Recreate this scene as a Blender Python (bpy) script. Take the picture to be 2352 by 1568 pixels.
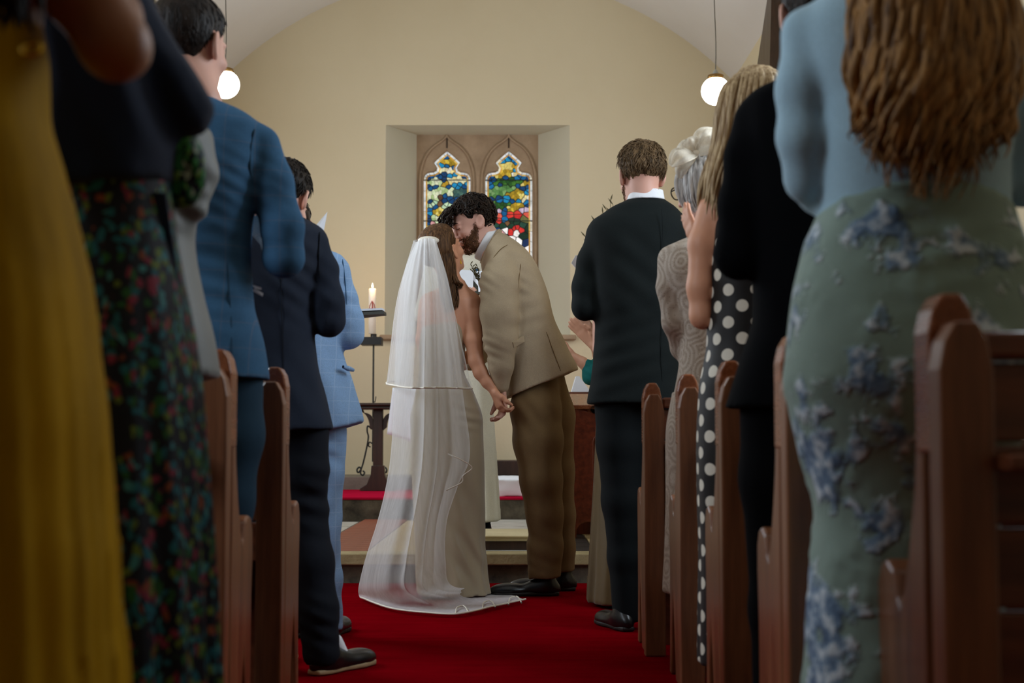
import bpy, bmesh, math, random
import numpy as np
from mathutils import Vector, Matrix, Euler

for _o in list(bpy.data.objects):
    bpy.data.objects.remove(_o)
C = bpy.context.scene.collection
SC = bpy.context.scene

# ------------------------------------------------------------------ camera
FX, CX, CY, HC = 3267.0, 1176.0, 784.0, 0.72
TH = math.atan((1005.0 - CY) / FX)
cam_data = bpy.data.cameras.new('camera')
cam_data.sensor_width = 36.0
cam_data.lens = FX / 2352.0 * 36.0
cam_data.dof.use_dof = True
cam_data.dof.focus_distance = 6.6
cam_data.dof.aperture_fstop = 4.0
cam_data.clip_start = 0.05
cam = bpy.data.objects.new('camera', cam_data)
cam.location = (0, 0, HC)
cam.rotation_euler = (math.pi / 2 + TH, 0, 0)
C.objects.link(cam)
SC.camera = cam

# ------------------------------------------------------------------ world, exposure
SC.view_settings.view_transform = 'Standard'
SC.view_settings.look = 'None'
SC.view_settings.gamma = 1.0
SC.view_settings.exposure = 0.0
SC.view_settings.use_curve_mapping = False
SC.cycles.transparent_max_bounces = 14
SC.cycles.max_bounces = 4
SC.cycles.diffuse_bounces = 3
SC.cycles.glossy_bounces = 2
SC.cycles.transmission_bounces = 2
SC.cycles.caustics_reflective = False
SC.cycles.caustics_refractive = False
SC.cycles.use_adaptive_sampling = True
SC.cycles.adaptive_threshold = 0.05
world = bpy.data.worlds.new('world')
SC.world = world
world.use_nodes = True
world.node_tree.nodes['Background'].inputs[0].default_value = (0.62, 0.75, 0.95, 1)
world.node_tree.nodes['Background'].inputs[1].default_value = 1.0

# ------------------------------------------------------------------ daylight entering by the side windows
def window_light(name, loc, rot, sx, sy, watts, col):
    l = bpy.data.lights.new(name, 'AREA')
    l.shape = 'RECTANGLE'; l.size = sx; l.size_y = sy; l.energy = watts; l.color = col
    o = bpy.data.objects.new(name, l); C.objects.link(o)
    o.location = loc; o.rotation_euler = rot
    return o
XL, XR, YB, YR = -2.60, 1.97, 12.5, -10.0      # side walls, chancel wall, rear wall
DAY = (0.80, 0.90, 1.0)
WIN_L = [(10.3, 34), (6.2, 56), (2.1, 44)]          # y of window, watts (left wall)
WIN_R = [(10.3, 24), (4.1, 52)]          # right wall
for _y, _w in WIN_L:
    window_light('daylight', (XL + 0.06, _y, 2.35), (0, -math.pi / 2, 0), 1.7, 0.9, _w, DAY)
for _y, _w in WIN_R:
    window_light('daylight', (XR - 0.06, _y, 2.35), (0, math.pi / 2, 0), 1.7, 0.9, _w, DAY)

# ------------------------------------------------------------------ helpers
def W(px, py, d):
    """point at world depth d that stands at that place of the 2352x1568 frame"""
    u = (px - CX) / FX; v = (CY - py) / FX
    t = d / (math.cos(TH) - v * math.sin(TH))
    return Vector((u * t, d, HC + t * (math.sin(TH) + v * math.cos(TH))))

def lin(c):
    return tuple(((x / 255.0) / 12.92 if x / 255.0 <= 0.04045 else ((x / 255.0 + 0.055) / 1.055) ** 2.4) for x in c)

def setp(o, label=None, cat=None, group=None, kind=None):
    if label: o['label'] = label
    if cat: o['category'] = cat
    if group: o['group'] = group
    if kind: o['kind'] = kind
    return o

def thing(name, label, cat, loc=(0, 0, 0), group=None, kind=None, rz=0):
    o = bpy.data.objects.new(name, None); C.objects.link(o)
    o.empty_display_size = 0.1
    o.location = loc; o.rotation_euler = (0, 0, rz)
    setp(o, label, cat, group, kind)
    return o

def link_mesh(name, me, mat, parent=None, loc=None):
    o = bpy.data.objects.new(name, me); C.objects.link(o)
    if mat is not None:
        me.materials.append(mat)
    if parent is not None:
        o.parent = parent
    if loc is not None:
        o.location = loc
    return o

def pydata(name, v, f, mat, parent=None, smooth=False, off=None):
    me = bpy.data.meshes.new(name)
    if off is not None:
        v = [(a[0] - off[0], a[1] - off[1], a[2] - off[2]) for a in v]
    me.from_pydata([tuple(a) for a in v], [], f)
    me.update()
    if smooth:
        me.shade_smooth()
    return link_mesh(name, me, mat, parent)

def quadmesh(name, V, Q, mat, parent=None, off=None, uv=None, smooth=True, attr=None):
    V = np.asarray(V, np.float32); Q = np.asarray(Q, np.int32)
    if off is not None:
        V = V - np.array(off, np.float32)
    me = bpy.data.meshes.new(name)
    n, m = len(V), len(Q)
    me.vertices.add(n); me.vertices.foreach_set('co', V.ravel())
    me.loops.add(4 * m); me.loops.foreach_set('vertex_index', Q.ravel())
    me.polygons.add(m); me.polygons.foreach_set('loop_start', np.arange(0, 4 * m, 4, dtype=np.int32))
    if uv is not None:
        l = me.uv_layers.new(name='UVMap')
        l.data.foreach_set('uv', np.asarray(uv, np.float32)[Q.ravel()].ravel())
    if attr is not None:
        a = me.attributes.new('tulle', 'FLOAT', 'POINT')
        a.data.foreach_set('value', np.asarray(attr, np.float32))
    me.update(calc_edges=True)
    me.validate()
    if smooth:
        me.shade_smooth()
    return link_mesh(name, me, mat, parent)

def box_vf(x0, x1, y0, y1, z0, z1):
    v = [(x0, y0, z0), (x1, y0, z0), (x1, y1, z0), (x0, y1, z0), (x0, y0, z1), (x1, y0, z1), (x1, y1, z1), (x0, y1, z1)]
    f = [(0, 3, 2, 1), (4, 5, 6, 7), (0, 1, 5, 4), (1, 2, 6, 5), (2, 3, 7, 6), (3, 0, 4, 7)]
    return v, f

def box(name, x0, x1, y0, y1, z0, z1, mat, parent=None, off=None, bevel=0.0):
    v, f = box_vf(x0, x1, y0, y1, z0, z1)
    o = pydata(name, v, f, mat, parent, off=off)
    if bevel:
        b = o.modifiers.new('bevel', 'BEVEL'); b.width = bevel; b.segments = 2
    return o

def prism(name, poly, axis, a0, a1, mat, parent=None, off=None, bevel=0.0):
    """polygon extruded along axis; poly in the two other axes (x:(y,z) y:(x,z) z:(x,y))"""
    def P(p, a):
        return {'x': (a, p[0], p[1]), 'y': (p[0], a, p[1]), 'z': (p[0], p[1], a)}[axis]
    n = len(poly)
    v = [P(p, a0) for p in poly] + [P(p, a1) for p in poly]
    bm = bmesh.new()
    bv = [bm.verts.new(c) for c in v]
    bm.faces.new(bv[:n]); bm.faces.new(bv[n:][::-1])
    for i in range(n):
        j = (i + 1) % n
        bm.faces.new((bv[i], bv[i + n], bv[j + n], bv[j]))
    bmesh.ops.recalc_face_normals(bm, faces=bm.faces)
    if off is not None:
        bmesh.ops.translate(bm, verts=bm.verts, vec=(-off[0], -off[1], -off[2]))
    me = bpy.data.meshes.new(name); bm.to_mesh(me); bm.free()
    o = link_mesh(name, me, mat, parent)
    if bevel:
        b = o.modifiers.new('bevel', 'BEVEL'); b.width = bevel; b.segments = 2; b.limit_method = 'ANGLE'
    return o

def lathe(name, prof, mat, parent=None, n=28, loc=None, smooth=True):
    """profile of (r, z) turned about z"""
    V = []; Q = []
    for r, z in prof:
        for i in range(n):
            a = 2 * math.pi * i / n
            V.append((r * math.cos(a), r * math.sin(a), z))
    for k in range(len(prof) - 1):
        for i in range(n):
            j = (i + 1) % n
            Q.append((k * n + i, k * n + j, (k + 1) * n + j, (k + 1) * n + i))
    o = pydata(name, V, Q, mat, parent, smooth)
    if loc is not None:
        o.location = loc
    return o

def tubes(name, paths, mat, parent=None, sides=5, off=None):
    """many tapering tubes in one mesh; each path is (points n x 3, radii n)"""
    VV = []; QQ = []; base = 0
    ang = np.arange(sides) * 2 * np.pi / sides
    for pts, rad in paths:
        P = np.asarray(pts, float); R = np.asarray(rad, float)
        if R.ndim == 0:
            R = np.full(len(P), float(R))
        T = np.gradient(P, axis=0); T /= np.linalg.norm(T, axis=1)[:, None] + 1e-9
        ref = np.array([0.31, 0.9, 0.29]) if abs(T[:, 1]).mean() < 0.75 else np.array([0.9, 0.2, 0.37])
        A = np.cross(T, ref); A /= np.linalg.norm(A, axis=1)[:, None] + 1e-9
        B = np.cross(T, A)
        V = P[:, None, :] + R[:, None, None] * (np.cos(ang)[None, :, None] * A[:, None, :] + np.sin(ang)[None, :, None] * B[:, None, :])
        n = len(P)
        VV.append(V.reshape(-1, 3))
        k = np.arange(n - 1)[:, None] * sides; i = np.arange(sides)[None, :]; j = (i + 1) % sides
        QQ.append((np.stack([k + i, k + j, k + sides + j, k + sides + i], -1) + base).reshape(-1, 4))
        base += n * sides
    return quadmesh(name, np.concatenate(VV), np.concatenate(QQ), mat, parent, off=off)

def spline(pts, n):
    """catmull-rom resample of rows of any width"""
    P = np.asarray(pts, float)
    if len(P) == 2:
        t = np.linspace(0, 1, n)[:, None]
        return P[0] * (1 - t) + P[1] * t
    Q = np.vstack([2 * P[0] - P[1], P, 2 * P[-1] - P[-2]])
    m = len(P) - 1
    t = np.linspace(0, m - 1e-6, n); i = t.astype(int); f = (t - i)[:, None]
    a, b, c, d = Q[i], Q[i + 1], Q[i + 2], Q[i + 3]
    return 0.5 * ((2 * b) + (-a + c) * f + (2 * a - 5 * b + 4 * c - d) * f ** 2 + (-a + 3 * b - 3 * c + d) * f ** 3)

# ------------------------------------------------------------------ smooth solids: distance fields meshed by surface nets
def smin(a, b, k):
    if k <= 0:
        return np.minimum(a, b)
    h = np.maximum(k - np.abs(a - b), 0) / k
    return np.minimum(a, b) - h * h * k * 0.25

def d_ell(x, y, z, c, r):
    a = (x - c[0]) / r[0]; b = (y - c[1]) / r[1]; g = (z - c[2]) / r[2]
    k0 = np.sqrt(a * a + b * b + g * g) + 1e-9
    a = a / r[0]; b = b / r[1]; g = g / r[2]
    return k0 * (k0 - 1) / (np.sqrt(a * a + b * b + g * g) + 1e-9)

def d_cap(x, y, z, p, q, ra, rb):
    ax, ay, az = q[0] - p[0], q[1] - p[1], q[2] - p[2]
    L = ax * ax + ay * ay + az * az + 1e-12
    h = np.clip(((x - p[0]) * ax + (y - p[1]) * ay + (z - p[2]) * az) / L, 0, 1)
    return np.sqrt((x - p[0] - ax * h) ** 2 + (y - p[1] - ay * h) ** 2 + (z - p[2] - az * h) ** 2) - (ra + (rb - ra) * h)

def wob(x, y, z, freq, seed=0, n=7):
    """cheap smooth noise in about -1..1; freq may be a vector"""
    rs = np.random.RandomState(seed)
    if np.isscalar(freq):
        freq = (freq, freq, freq)
    s = 0
    for i in range(n):
        v = rs.normal(size=3); v /= np.linalg.norm(v); v *= rs.uniform(0.6, 1.6)
        s = s + np.sin(2 * np.pi * (v[0] * freq[0] * x + v[1] * freq[1] * y + v[2] * freq[2] * z) + rs.uniform(0, 6.28))
    return s / math.sqrt(n) * 0.8

class Solid:
    def __init__(s):
        s.ops = []
    def add(s, fn, lo, hi, k=0.02, mode='u'):
        s.ops.append((mode, np.array(lo, float), np.array(hi, float), fn, k)); return s
    def chain(s, pts, k=0.02, mode='u', kin=0.01, sy=1.0):
        P = [tuple(p) for p in pts]
        a = np.array(P); m = a[:, 3:4] * max(1, sy)
        lo = (a[:, :3] - m).min(0); hi = (a[:, :3] + m).max(0)
        def fn(x, y, z):
            d = None
            for p, q in zip(P[:-1], P[1:]):
                if sy != 1.0:
                    ym = p[1]
                    e = d_cap(x, ym + (y - ym) / sy, z, p, (q[0], ym + (q[1] - ym) / sy, q[2]), p[3], q[3])
                else:
                    e = d_cap(x, y, z, p, q, p[3], q[3])
                d = e if d is None else smin(d, e, kin)
            return d
        return s.add(fn, lo, hi, k, mode)
    def ell(s, c, r, k=0.02, mode='u', rot=None):
        c = tuple(c); r = tuple(r)
        if rot is None:
            return s.add(lambda x, y, z: d_ell(x, y, z, c, r), np.array(c) - r, np.array(c) + r, k, mode)
        M = np.array(rot); m = max(r)
        def fn(x, y, z):
            X, Y, Z = x - c[0], y - c[1], z - c[2]
            return d_ell(M[0, 0] * X + M[1, 0] * Y + M[2, 0] * Z, M[0, 1] * X + M[1, 1] * Y + M[2, 1] * Z, M[0, 2] * X + M[1, 2] * Y + M[2, 2] * Z, (0, 0, 0), r)
        return s.add(fn, np.array(c) - m, np.array(c) + m, k, mode)
    def loft(s, rings, k=0.02, mode='u', ripple=None, cap=True):
        """rings (z, cx, cy, rx, ry, n) from top or bottom"""
        R = np.array(sorted([tuple(r) + ((2.3,) if len(r) == 5 else ()) for r in rings]), float)
        zz = np.linspace(R[0, 0], R[-1, 0], 160)
        # monotone cubic through the rings
        dz = np.diff(R[:, 0])[:, None]; dl = np.diff(R[:, 1:], axis=0) / dz
        m = np.zeros_like(R[:, 1:]); m[0] = dl[0]; m[-1] = dl[-1]
        for i in range(1, len(R) - 1):
            p = dl[i - 1] * dl[i]
            m[i] = np.where(p > 0, 2 * p / (dl[i - 1] + dl[i] + 1e-12 * np.sign(dl[i] + 1e-30)), 0)
        i = np.clip(np.searchsorted(R[:, 0], zz, 'right') - 1, 0, len(R) - 2)
        h = dz[i]; t = ((zz - R[i, 0])[:, None]) / h
        T = (2 * t ** 3 - 3 * t ** 2 + 1) * R[i, 1:] + (t ** 3 - 2 * t ** 2 + t) * h * m[i] + (-2 * t ** 3 + 3 * t ** 2) * R[i + 1, 1:] + (t ** 3 - t ** 2) * h * m[i + 1]
        lo = (min(T[:, 0] - T[:, 2]), min(T[:, 1] - T[:, 3]), zz[0]); hi = (max(T[:, 0] + T[:, 2]), max(T[:, 1] + T[:, 3]), zz[-1])
        def fn(x, y, z):
            zf = z.ravel()
            g = [np.interp(zf, zz, T[:, c]).reshape(z.shape) for c in range(5)]
            X = x - g[0]; Y = y - g[1]
            if ripple is not None:
                nf, amp, ph, za, zb = ripple     # folds count, amplitude at zb, phase, from height za to zb
                am = amp * np.clip((z - za) / (zb - za), 0, 1)
                th = np.arctan2(Y, X)
                sc = 1 + am * (np.sin(nf * th + ph + 2.0 * np.sin(2 * th + ph)) * 0.7 + 0.3 * np.sin((nf * 1.7) * th + 2 * ph))
                X = X / sc; Y = Y / sc
            e = g[4]
            q = (np.abs(X / g[2]) ** e + np.abs(Y / g[3]) ** e) ** (1 / e) + 1e-6
            d = np.where(q > 0.25, np.sqrt(X * X + Y * Y) * (1 - 1 / q), -0.75 * np.minimum(g[2], g[3]))
            return np.maximum(d, np.maximum(zz[0] - z, z - zz[-1]))
        return s.add(fn, lo, hi, k, mode)
    def cut(s, p, n):
        """keep only the side the normal points away from"""
        n = np.array(n, float); n /= np.linalg.norm(n); p = np.array(p, float)
        s.ops.append(('cut', None, None, lambda x, y, z: (x - p[0]) * n[0] + (y - p[1]) * n[1] + (z - p[2]) * n[2], 0)); return s
    def field(s, res, disp=None):
        us = [o for o in s.ops if o[0] == 'u']
        lo = np.min([o[1] for o in us], 0) - 3 * res - 0.012; hi = np.max([o[2] for o in us], 0) + 3 * res + 0.012
        n = np.ceil((hi - lo) / res).astype(int) + 1
        ax = [lo[i] + res * np.arange(n[i]) for i in range(3)]
        F = np.full(n, 0.5, np.float32)
        for mode, a, b, fn, k in s.ops:
            if mode == 'cut':
                F = np.maximum(F, fn(ax[0][:, None, None], ax[1][None, :, None], ax[2][None, None, :])).astype(np.float32); continue
            m = k + 2 * res + 0.015
            i0 = np.clip(np.floor((a - m - lo) / res).astype(int), 0, n - 1); i1 = np.clip(np.ceil((b + m - lo) / res).astype(int) + 1, 1, n)
            if np.any(i1 <= i0):
                continue
            sl = tuple(slice(i0[q], i1[q]) for q in range(3))
            d = fn(ax[0][sl[0]][:, None, None], ax[1][sl[1]][None, :, None], ax[2][sl[2]][None, None, :])
            if mode == 'u':
                F[sl] = smin(F[sl], d, k)
            else:
                F[sl] = -smin(-F[sl], d, k)
        if disp is not None:
            i, j, l = np.where(np.abs(F) < 0.045)
            F[i, j, l] += disp(ax[0][i], ax[1][j], ax[2][l]).astype(np.float32)
        for q in range(3):
            for e in (0, -1):
                sl = [slice(None)] * 3; sl[q] = e
                F[tuple(sl)] = np.maximum(F[tuple(sl)], 0.01)
        return F, lo
    def build(s, name, mat, parent=None, res=0.008, disp=None, off=None, uvc=None, smooth=1):
        F, lo = s.field(res, disp)
        s.grid = (F, lo, res)
        V, Q = nets(F)
        V = V * res + lo
        for _ in range(smooth):
            V = relax(V, Q)
        uv = None
        if uvc is not None:        # cylinder map about the upright through uvc, in metres
            th = np.arctan2(V[:, 0] - uvc[0], -(V[:, 1] - uvc[1]))
            uv = np.stack([th * uvc[2], V[:, 2]], 1)
        return quadmesh(name, V, Q, mat, parent, off=off, uv=uv)

def relax(V, Q):
    n = len(V); S = np.zeros((n, 3)); c = np.zeros(n)
    for a, b in ((0, 1), (1, 2), (2, 3), (3, 0)):
        for q in range(3):
            S[:, q] += np.bincount(Q[:, a], V[Q[:, b], q], n) + np.bincount(Q[:, b], V[Q[:, a], q], n)
        c += np.bincount(Q[:, a], minlength=n) + np.bincount(Q[:, b], minlength=n)
    return V * 0.5 + 0.5 * S / np.maximum(c, 1)[:, None]

_CO = np.array([(i, j, k) for i in (0, 1) for j in (0, 1) for k in (0, 1)])
_ED = [(a, b) for a in range(8) for b in range(a + 1, 8) if np.abs(_CO[a] - _CO[b]).sum() == 1]
def nets(F):
    s = F < 0
    nx, ny, nz = F.shape
    cnt = np.zeros((nx - 1, ny - 1, nz - 1), np.int8)
    for c in _CO:
        cnt += s[c[0]:nx - 1 + c[0], c[1]:ny - 1 + c[1], c[2]:nz - 1 + c[2]]
    act = np.argwhere((cnt > 0) & (cnt < 8))
    vals = np.stack([F[act[:, 0] + c[0], act[:, 1] + c[1], act[:, 2] + c[2]] for c in _CO], 1).astype(float)
    P = np.zeros((len(act), 3)); N = np.zeros(len(act))
    for a, b in _ED:
        va, vb = vals[:, a], vals[:, b]
        m = (va < 0) != (vb < 0)
        t = np.where(m, va / np.where(m, va - vb, 1), 0)
        P += np.where(m[:, None], _CO[a] + (_CO[b] - _CO[a]) * t[:, None], 0); N += m
    V = act + P / N[:, None]
    idx = np.full(cnt.shape, -1, np.int32); idx[act[:, 0], act[:, 1], act[:, 2]] = np.arange(len(act))
    Q = []
    for q in range(3):
        u, v = (q + 1) % 3, (q + 2) % 3
        a = [slice(None)] * 3; b = [slice(None)] * 3
        a[q] = slice(0, -1); b[q] = slice(1, None)
        for w in (u, v):
            a[w] = slice(1, -1); b[w] = slice(1, -1)
        A = s[tuple(a)]; B = s[tuple(b)]
        e = np.argwhere(A != B)
        fl = A[e[:, 0], e[:, 1], e[:, 2]]
        base = e.copy(); base[:, u] += 1; base[:, v] += 1
        def cell(du, dv):
            c = base.copy(); c[:, u] += du; c[:, v] += dv
            return idx[c[:, 0], c[:, 1], c[:, 2]]
        q4 = np.stack([cell(-1, -1), cell(0, -1), cell(0, 0), cell(-1, 0)], 1)
        q4[~fl] = q4[~fl][:, ::-1]
        Q.append(q4)
    return V, np.concatenate(Q)

# ------------------------------------------------------------------ materials
def new_mat(name):
    m = bpy.data.materials.new(name); m.use_nodes = True
    nt = m.node_tree; b = nt.nodes['Principled BSDF']
    return m, nt, b

def node(nt, kind, **kw):
    n = nt.nodes.new(kind)
    for k, v in kw.items():
        if k.startswith('i_'):
            n.inputs[int(k[2:])].default_value = v
        else:
            setattr(n, k, v)
    return n

def ramp(nt, fac, stops, interp='LINEAR'):
    r = nt.nodes.new('ShaderNodeValToRGB'); r.color_ramp.interpolation = interp
    e = r.color_ramp.elements
    while len(e) < len(stops):
        e.new(0.5)
    for el, (p, c) in zip(e, stops):
        el.position = p; el.color = (*c, 1)
    nt.links.new(fac, r.inputs[0])
    return r.outputs[0]

def mth(nt, op, a, b=None, c=None):
    n = nt.nodes.new('ShaderNodeMath'); n.operation = op
    for i, x in enumerate((a, b, c)):
        if x is None: continue
        if isinstance(x, (int, float)): n.inputs[i].default_value = x
        else: nt.links.new(x, n.inputs[i])
    return n.outputs[0]

def mixc(nt, fac, a, b, blend='MIX'):
    n = nt.nodes.new('ShaderNodeMix'); n.data_type = 'RGBA'; n.blend_type = blend
    if isinstance(fac, (int, float)): n.inputs[0].default_value = fac
    else: nt.links.new(fac, n.inputs[0])
    for i, x in ((6, a), (7, b)):
        if isinstance(x, tuple): n.inputs[i].default_value = (*x[:3], 1)
        else: nt.links.new(x, n.inputs[i])
    return n.outputs[2]

def coords(nt, kind='Object', scale=None):
    t = nt.nodes.new('ShaderNodeTexCoord')
    o = t.outputs[kind]
    if scale is not None:
        mp = nt.nodes.new('ShaderNodeMapping'); mp.inputs['Scale'].default_value = scale
        nt.links.new(o, mp.inputs[0]); o = mp.outputs[0]
    return o

def noise(nt, vec, scale, detail=3, rough=0.55):
    n = node(nt, 'ShaderNodeTexNoise'); n.inputs['Scale'].default_value = scale
    n.inputs['Detail'].default_value = detail; n.inputs['Roughness'].default_value = rough
    nt.links.new(vec, n.inputs['Vector'])
    return n.outputs[0]

def bump(nt, b, h, strength, dist=0.002):
    n = nt.nodes.new('ShaderNodeBump'); n.inputs['Strength'].default_value = strength; n.inputs['Distance'].default_value = dist
    nt.links.new(h, n.inputs['Height']); nt.links.new(n.outputs[0], b.inputs['Normal'])

def plain(name, rgb, rough=0.6, var=0.12, vscale=6.0, bscale=0, bstr=0.2, spec=0.4, metal=0.0, stretch=None, sheen=0.0, emit=None):
    """colour with noise variation and fine relief"""
    m, nt, b = new_mat(name)
    c = lin(rgb)
    v = coords(nt, 'Object', stretch)
    n = noise(nt, v, vscale)
    dk = tuple(x * (1 - var) for x in c); lt = tuple(min(1, x * (1 + var)) for x in c)
    nt.links.new(ramp(nt, n, [(0.3, dk), (0.7, lt)]), b.inputs['Base Color'])
    b.inputs['Roughness'].default_value = rough
    b.inputs['Specular IOR Level'].default_value = spec
    b.inputs['Metallic'].default_value = metal
    if sheen:
        b.inputs['Sheen Weight'].default_value = sheen; b.inputs['Sheen Roughness'].default_value = 0.5
    if bscale:
        bump(nt, b, noise(nt, v, bscale, 2), bstr)
    if emit:
        b.inputs['Emission Color'].default_value = (*lin(emit[0]), 1); b.inputs['Emission Strength'].default_value = emit[1]
    return m

def cloth(name, rgb, rough=0.85, check=None, weave=420, var=0.10, sheen=0.0, spec=0.2, wr=0.0):
    """woven fabric, optional windowpane check (spacing m, rgb, strength, line width share)"""
    m, nt, b = new_mat(name)
    c = lin(rgb); v = coords(nt)
    n = noise(nt, v, 9, 4, 0.6); n2 = noise(nt, v, weave, 1)
    col = ramp(nt, n, [(0.25, tuple(x * (1 - var) for x in c)), (0.75, tuple(min(1, x * (1 + var)) for x in c))])
    col = mixc(nt, 0.16, col, ramp(nt, n2, [(0.35, tuple(x * 0.55 for x in c)), (0.65, tuple(min(1, x * 1.45) for x in c))]))
    if check:
        sp, cc, st, wd = check
        sep = nt.nodes.new('ShaderNodeSeparateXYZ'); nt.links.new(v, sep.inputs[0])
        def line(o):
            f = mth(nt, 'FRACT', mth(nt, 'MULTIPLY', o, 1.0 / sp))
            return mth(nt, 'LESS_THAN', f, wd)
        l = mth(nt, 'MAXIMUM', line(sep.outputs[0]), line(sep.outputs[2]))
        col = mixc(nt, mth(nt, 'MULTIPLY', l, st), col, lin(cc))
    nt.links.new(col, b.inputs['Base Color'])
    b.inputs['Roughness'].default_value = rough; b.inputs['Specular IOR Level'].default_value = spec
    b.inputs['Sheen Weight'].default_value = sheen; b.inputs['Sheen Roughness'].default_value = 0.6
    bump(nt, b, n2, 0.25, 0.001)
    if wr:
        h = mth(nt, 'ADD', mth(nt, 'MULTIPLY', noise(nt, coords(nt, 'Object', (1, 1, 0.35)), 16, 3), wr), mth(nt, 'MULTIPLY', n2, 0.08))
        for l in list(b.inputs['Normal'].links): nt.links.remove(l)
        bump(nt, b, h, 0.6, 0.012)
    return m

def skin(name, rgb, red=(150, 60, 45)):
    m, nt, b = new_mat(name)
    v = coords(nt); n = noise(nt, v, 28, 4); c = lin(rgb)
    col = mixc(nt, mth(nt, 'MULTIPLY', n, 0.22), c, lin(red))
    nt.links.new(col, b.inputs['Base Color'])
    b.inputs['Roughness'].default_value = 0.5; b.inputs['Specular IOR Level'].default_value = 0.4
    bump(nt, b, noise(nt, v, 350, 2), 0.12, 0.001)
    return m

def hair_mat(name, dark, light, stretch=(90, 90, 12), rough=0.42):
    m, nt, b = new_mat(name)
    v = coords(nt, 'Object', stretch)
    n = noise(nt, v, 1.0, 4, 0.65)
    nt.links.new(ramp(nt, n, [(0.32, lin(dark)), (0.68, lin(light))]), b.inputs['Base Color'])
    b.inputs['Roughness'].default_value = max(rough, .5); b.inputs['Specular IOR Level'].default_value = 0.18
    bump(nt, b, noise(nt, coords(nt, 'Object', tuple(s * 2.2 for s in stretch)), 1.0, 3), 0.7, 0.003)
    return m

def wood(name, dark, light, rough=0.32, axis='z', sc=1.0, spec=0.5):
    m, nt, b = new_mat(name)
    st = {'z': (14, 14, 1.1), 'x': (1.1, 14, 14), 'y': (14, 1.1, 14)}[axis]
    v = coords(nt, 'Object', tuple(s * sc for s in st))
    n = noise(nt, v, 2.2, 5, 0.62)
    n2 = noise(nt, coords(nt), 5, 3)
    col = ramp(nt, n, [(0.28, lin(dark)), (0.72, lin(light))])
    col = mixc(nt, mth(nt, 'MULTIPLY', n2, 0.45), col, lin(dark))
    nt.links.new(col, b.inputs['Base Color'])
    nt.links.new(mth(nt, 'ADD', mth(nt, 'MULTIPLY', n, 0.22), rough - 0.1), b.inputs['Roughness'])
    b.inputs['Specular IOR Level'].default_value = spec
    b.inputs['Coat Weight'].default_value = 0.25; b.inputs['Coat Roughness'].default_value = 0.22
    bump(nt, b, n, 0.12, 0.002)
    return m

# ================================================================== the setting
def plaster(name, rgb, rgb2, vs=0.9):
    m, nt, b = new_mat(name)
    v = coords(nt)
    n = noise(nt, v, vs, 5, 0.6); n2 = noise(nt, v, 38, 3)
    col = ramp(nt, n, [(0.3, lin(rgb)), (0.75, lin(rgb2))])
    nt.links.new(col, b.inputs['Base Color'])
    b.inputs['Roughness'].default_value = 0.9; b.inputs['Specular IOR Level'].default_value = 0.15
    bump(nt, b, n2, 0.25, 0.004)
    return m
M_WALL = plaster('cream_plaster', (222, 205, 170), (228, 212, 178))
M_CEIL = plaster('white_plaster', (226, 220, 210), (232, 227, 218))
M_JAMB = plaster('pale_plaster', (216, 208, 184), (222, 214, 190))
M_CARPET = None
def carpet(name, dark, light):
    m, nt, b = new_mat(name)
    v = coords(nt)
    n = noise(nt, v, 3.0, 4); n2 = noise(nt, v, 700, 2); n3 = noise(nt, coords(nt, 'Object', (1.2, 10, 1)), 2.5, 3)
    col = ramp(nt, mth(nt, 'ADD', mth(nt, 'MULTIPLY', n, 0.5), mth(nt, 'MULTIPLY', n3, 0.5)), [(0.35, lin(dark)), (0.65, lin(light))])
    col = mixc(nt, 0.35, col, ramp(nt, n2, [(0.3, tuple(x * 0.4 for x in lin(dark))), (0.7, lin(light))]))
    nt.links.new(col, b.inputs['Base Color'])
    b.inputs['Roughness'].default_value = 1.0; b.inputs['Specular IOR Level'].default_value = 0.0
    bump(nt, b, n2, 0.5, 0.004)
    return m
M_CARPET = carpet('red_carpet', (108, 1, 9), (138, 3, 17))
M_CARPET2 = carpet('crimson_carpet', (186, 18, 52), (205, 30, 66))
def stone(name, a, c, vs=7, rough=0.75, b_=0.4):
    m, nt, b = new_mat(name)
    v = coords(nt); n = noise(nt, v, vs, 6, 0.65); n2 = noise(nt, v, 60, 4)
    nt.links.new(ramp(nt, n, [(0.32, lin(a)), (0.7, lin(c))]), b.inputs['Base Color'])
    b.inputs['Roughness'].default_value = rough; b.inputs['Specular IOR Level'].default_value = 0.3
    bump(nt, b, n2, b_, 0.006)
    return m
M_SAND = stone('sandstone', (158, 132, 104), (188, 160, 130), 4)
M_STEP = stone('worn_step_stone', (52, 46, 38), (120, 110, 92), 6)
M_GREY = stone('grey_step_stone', (120, 112, 100), (150, 142, 128), 6)
M_NOSE = stone('buff_nosing_stone', (150, 134, 96), (178, 160, 118), 8)
M_PEW = wood('pew_oak', (94, 54, 33), (160, 104, 68), 0.34, 'z')
M_PEWX = wood('pew_oak_rail', (84, 42, 24), (146, 82, 48), 0.36, 'x')
M_PEWEND = wood('pew_endgrain', (110, 58, 32), (172, 102, 62), 0.26, 'y')
M_STALL = wood('stall_mahogany', (84, 30, 16), (140, 62, 34), 0.35, 'z')
M_DARKWOOD = wood('dark_oak', (34, 20, 14), (72, 46, 32), 0.4, 'z')
M_IRON = plain('black_iron', (24, 23, 22), 0.45, 0.2, 30, 200, 0.2, 0.5)

XC = 0.5 * (XL + XR)
floor = box('floor', XL, XR, YR, 7.13, -0.05, 0.0, M_CARPET)
setp(floor, 'red carpet running up the nave between the pews', kind='structure')

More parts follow.
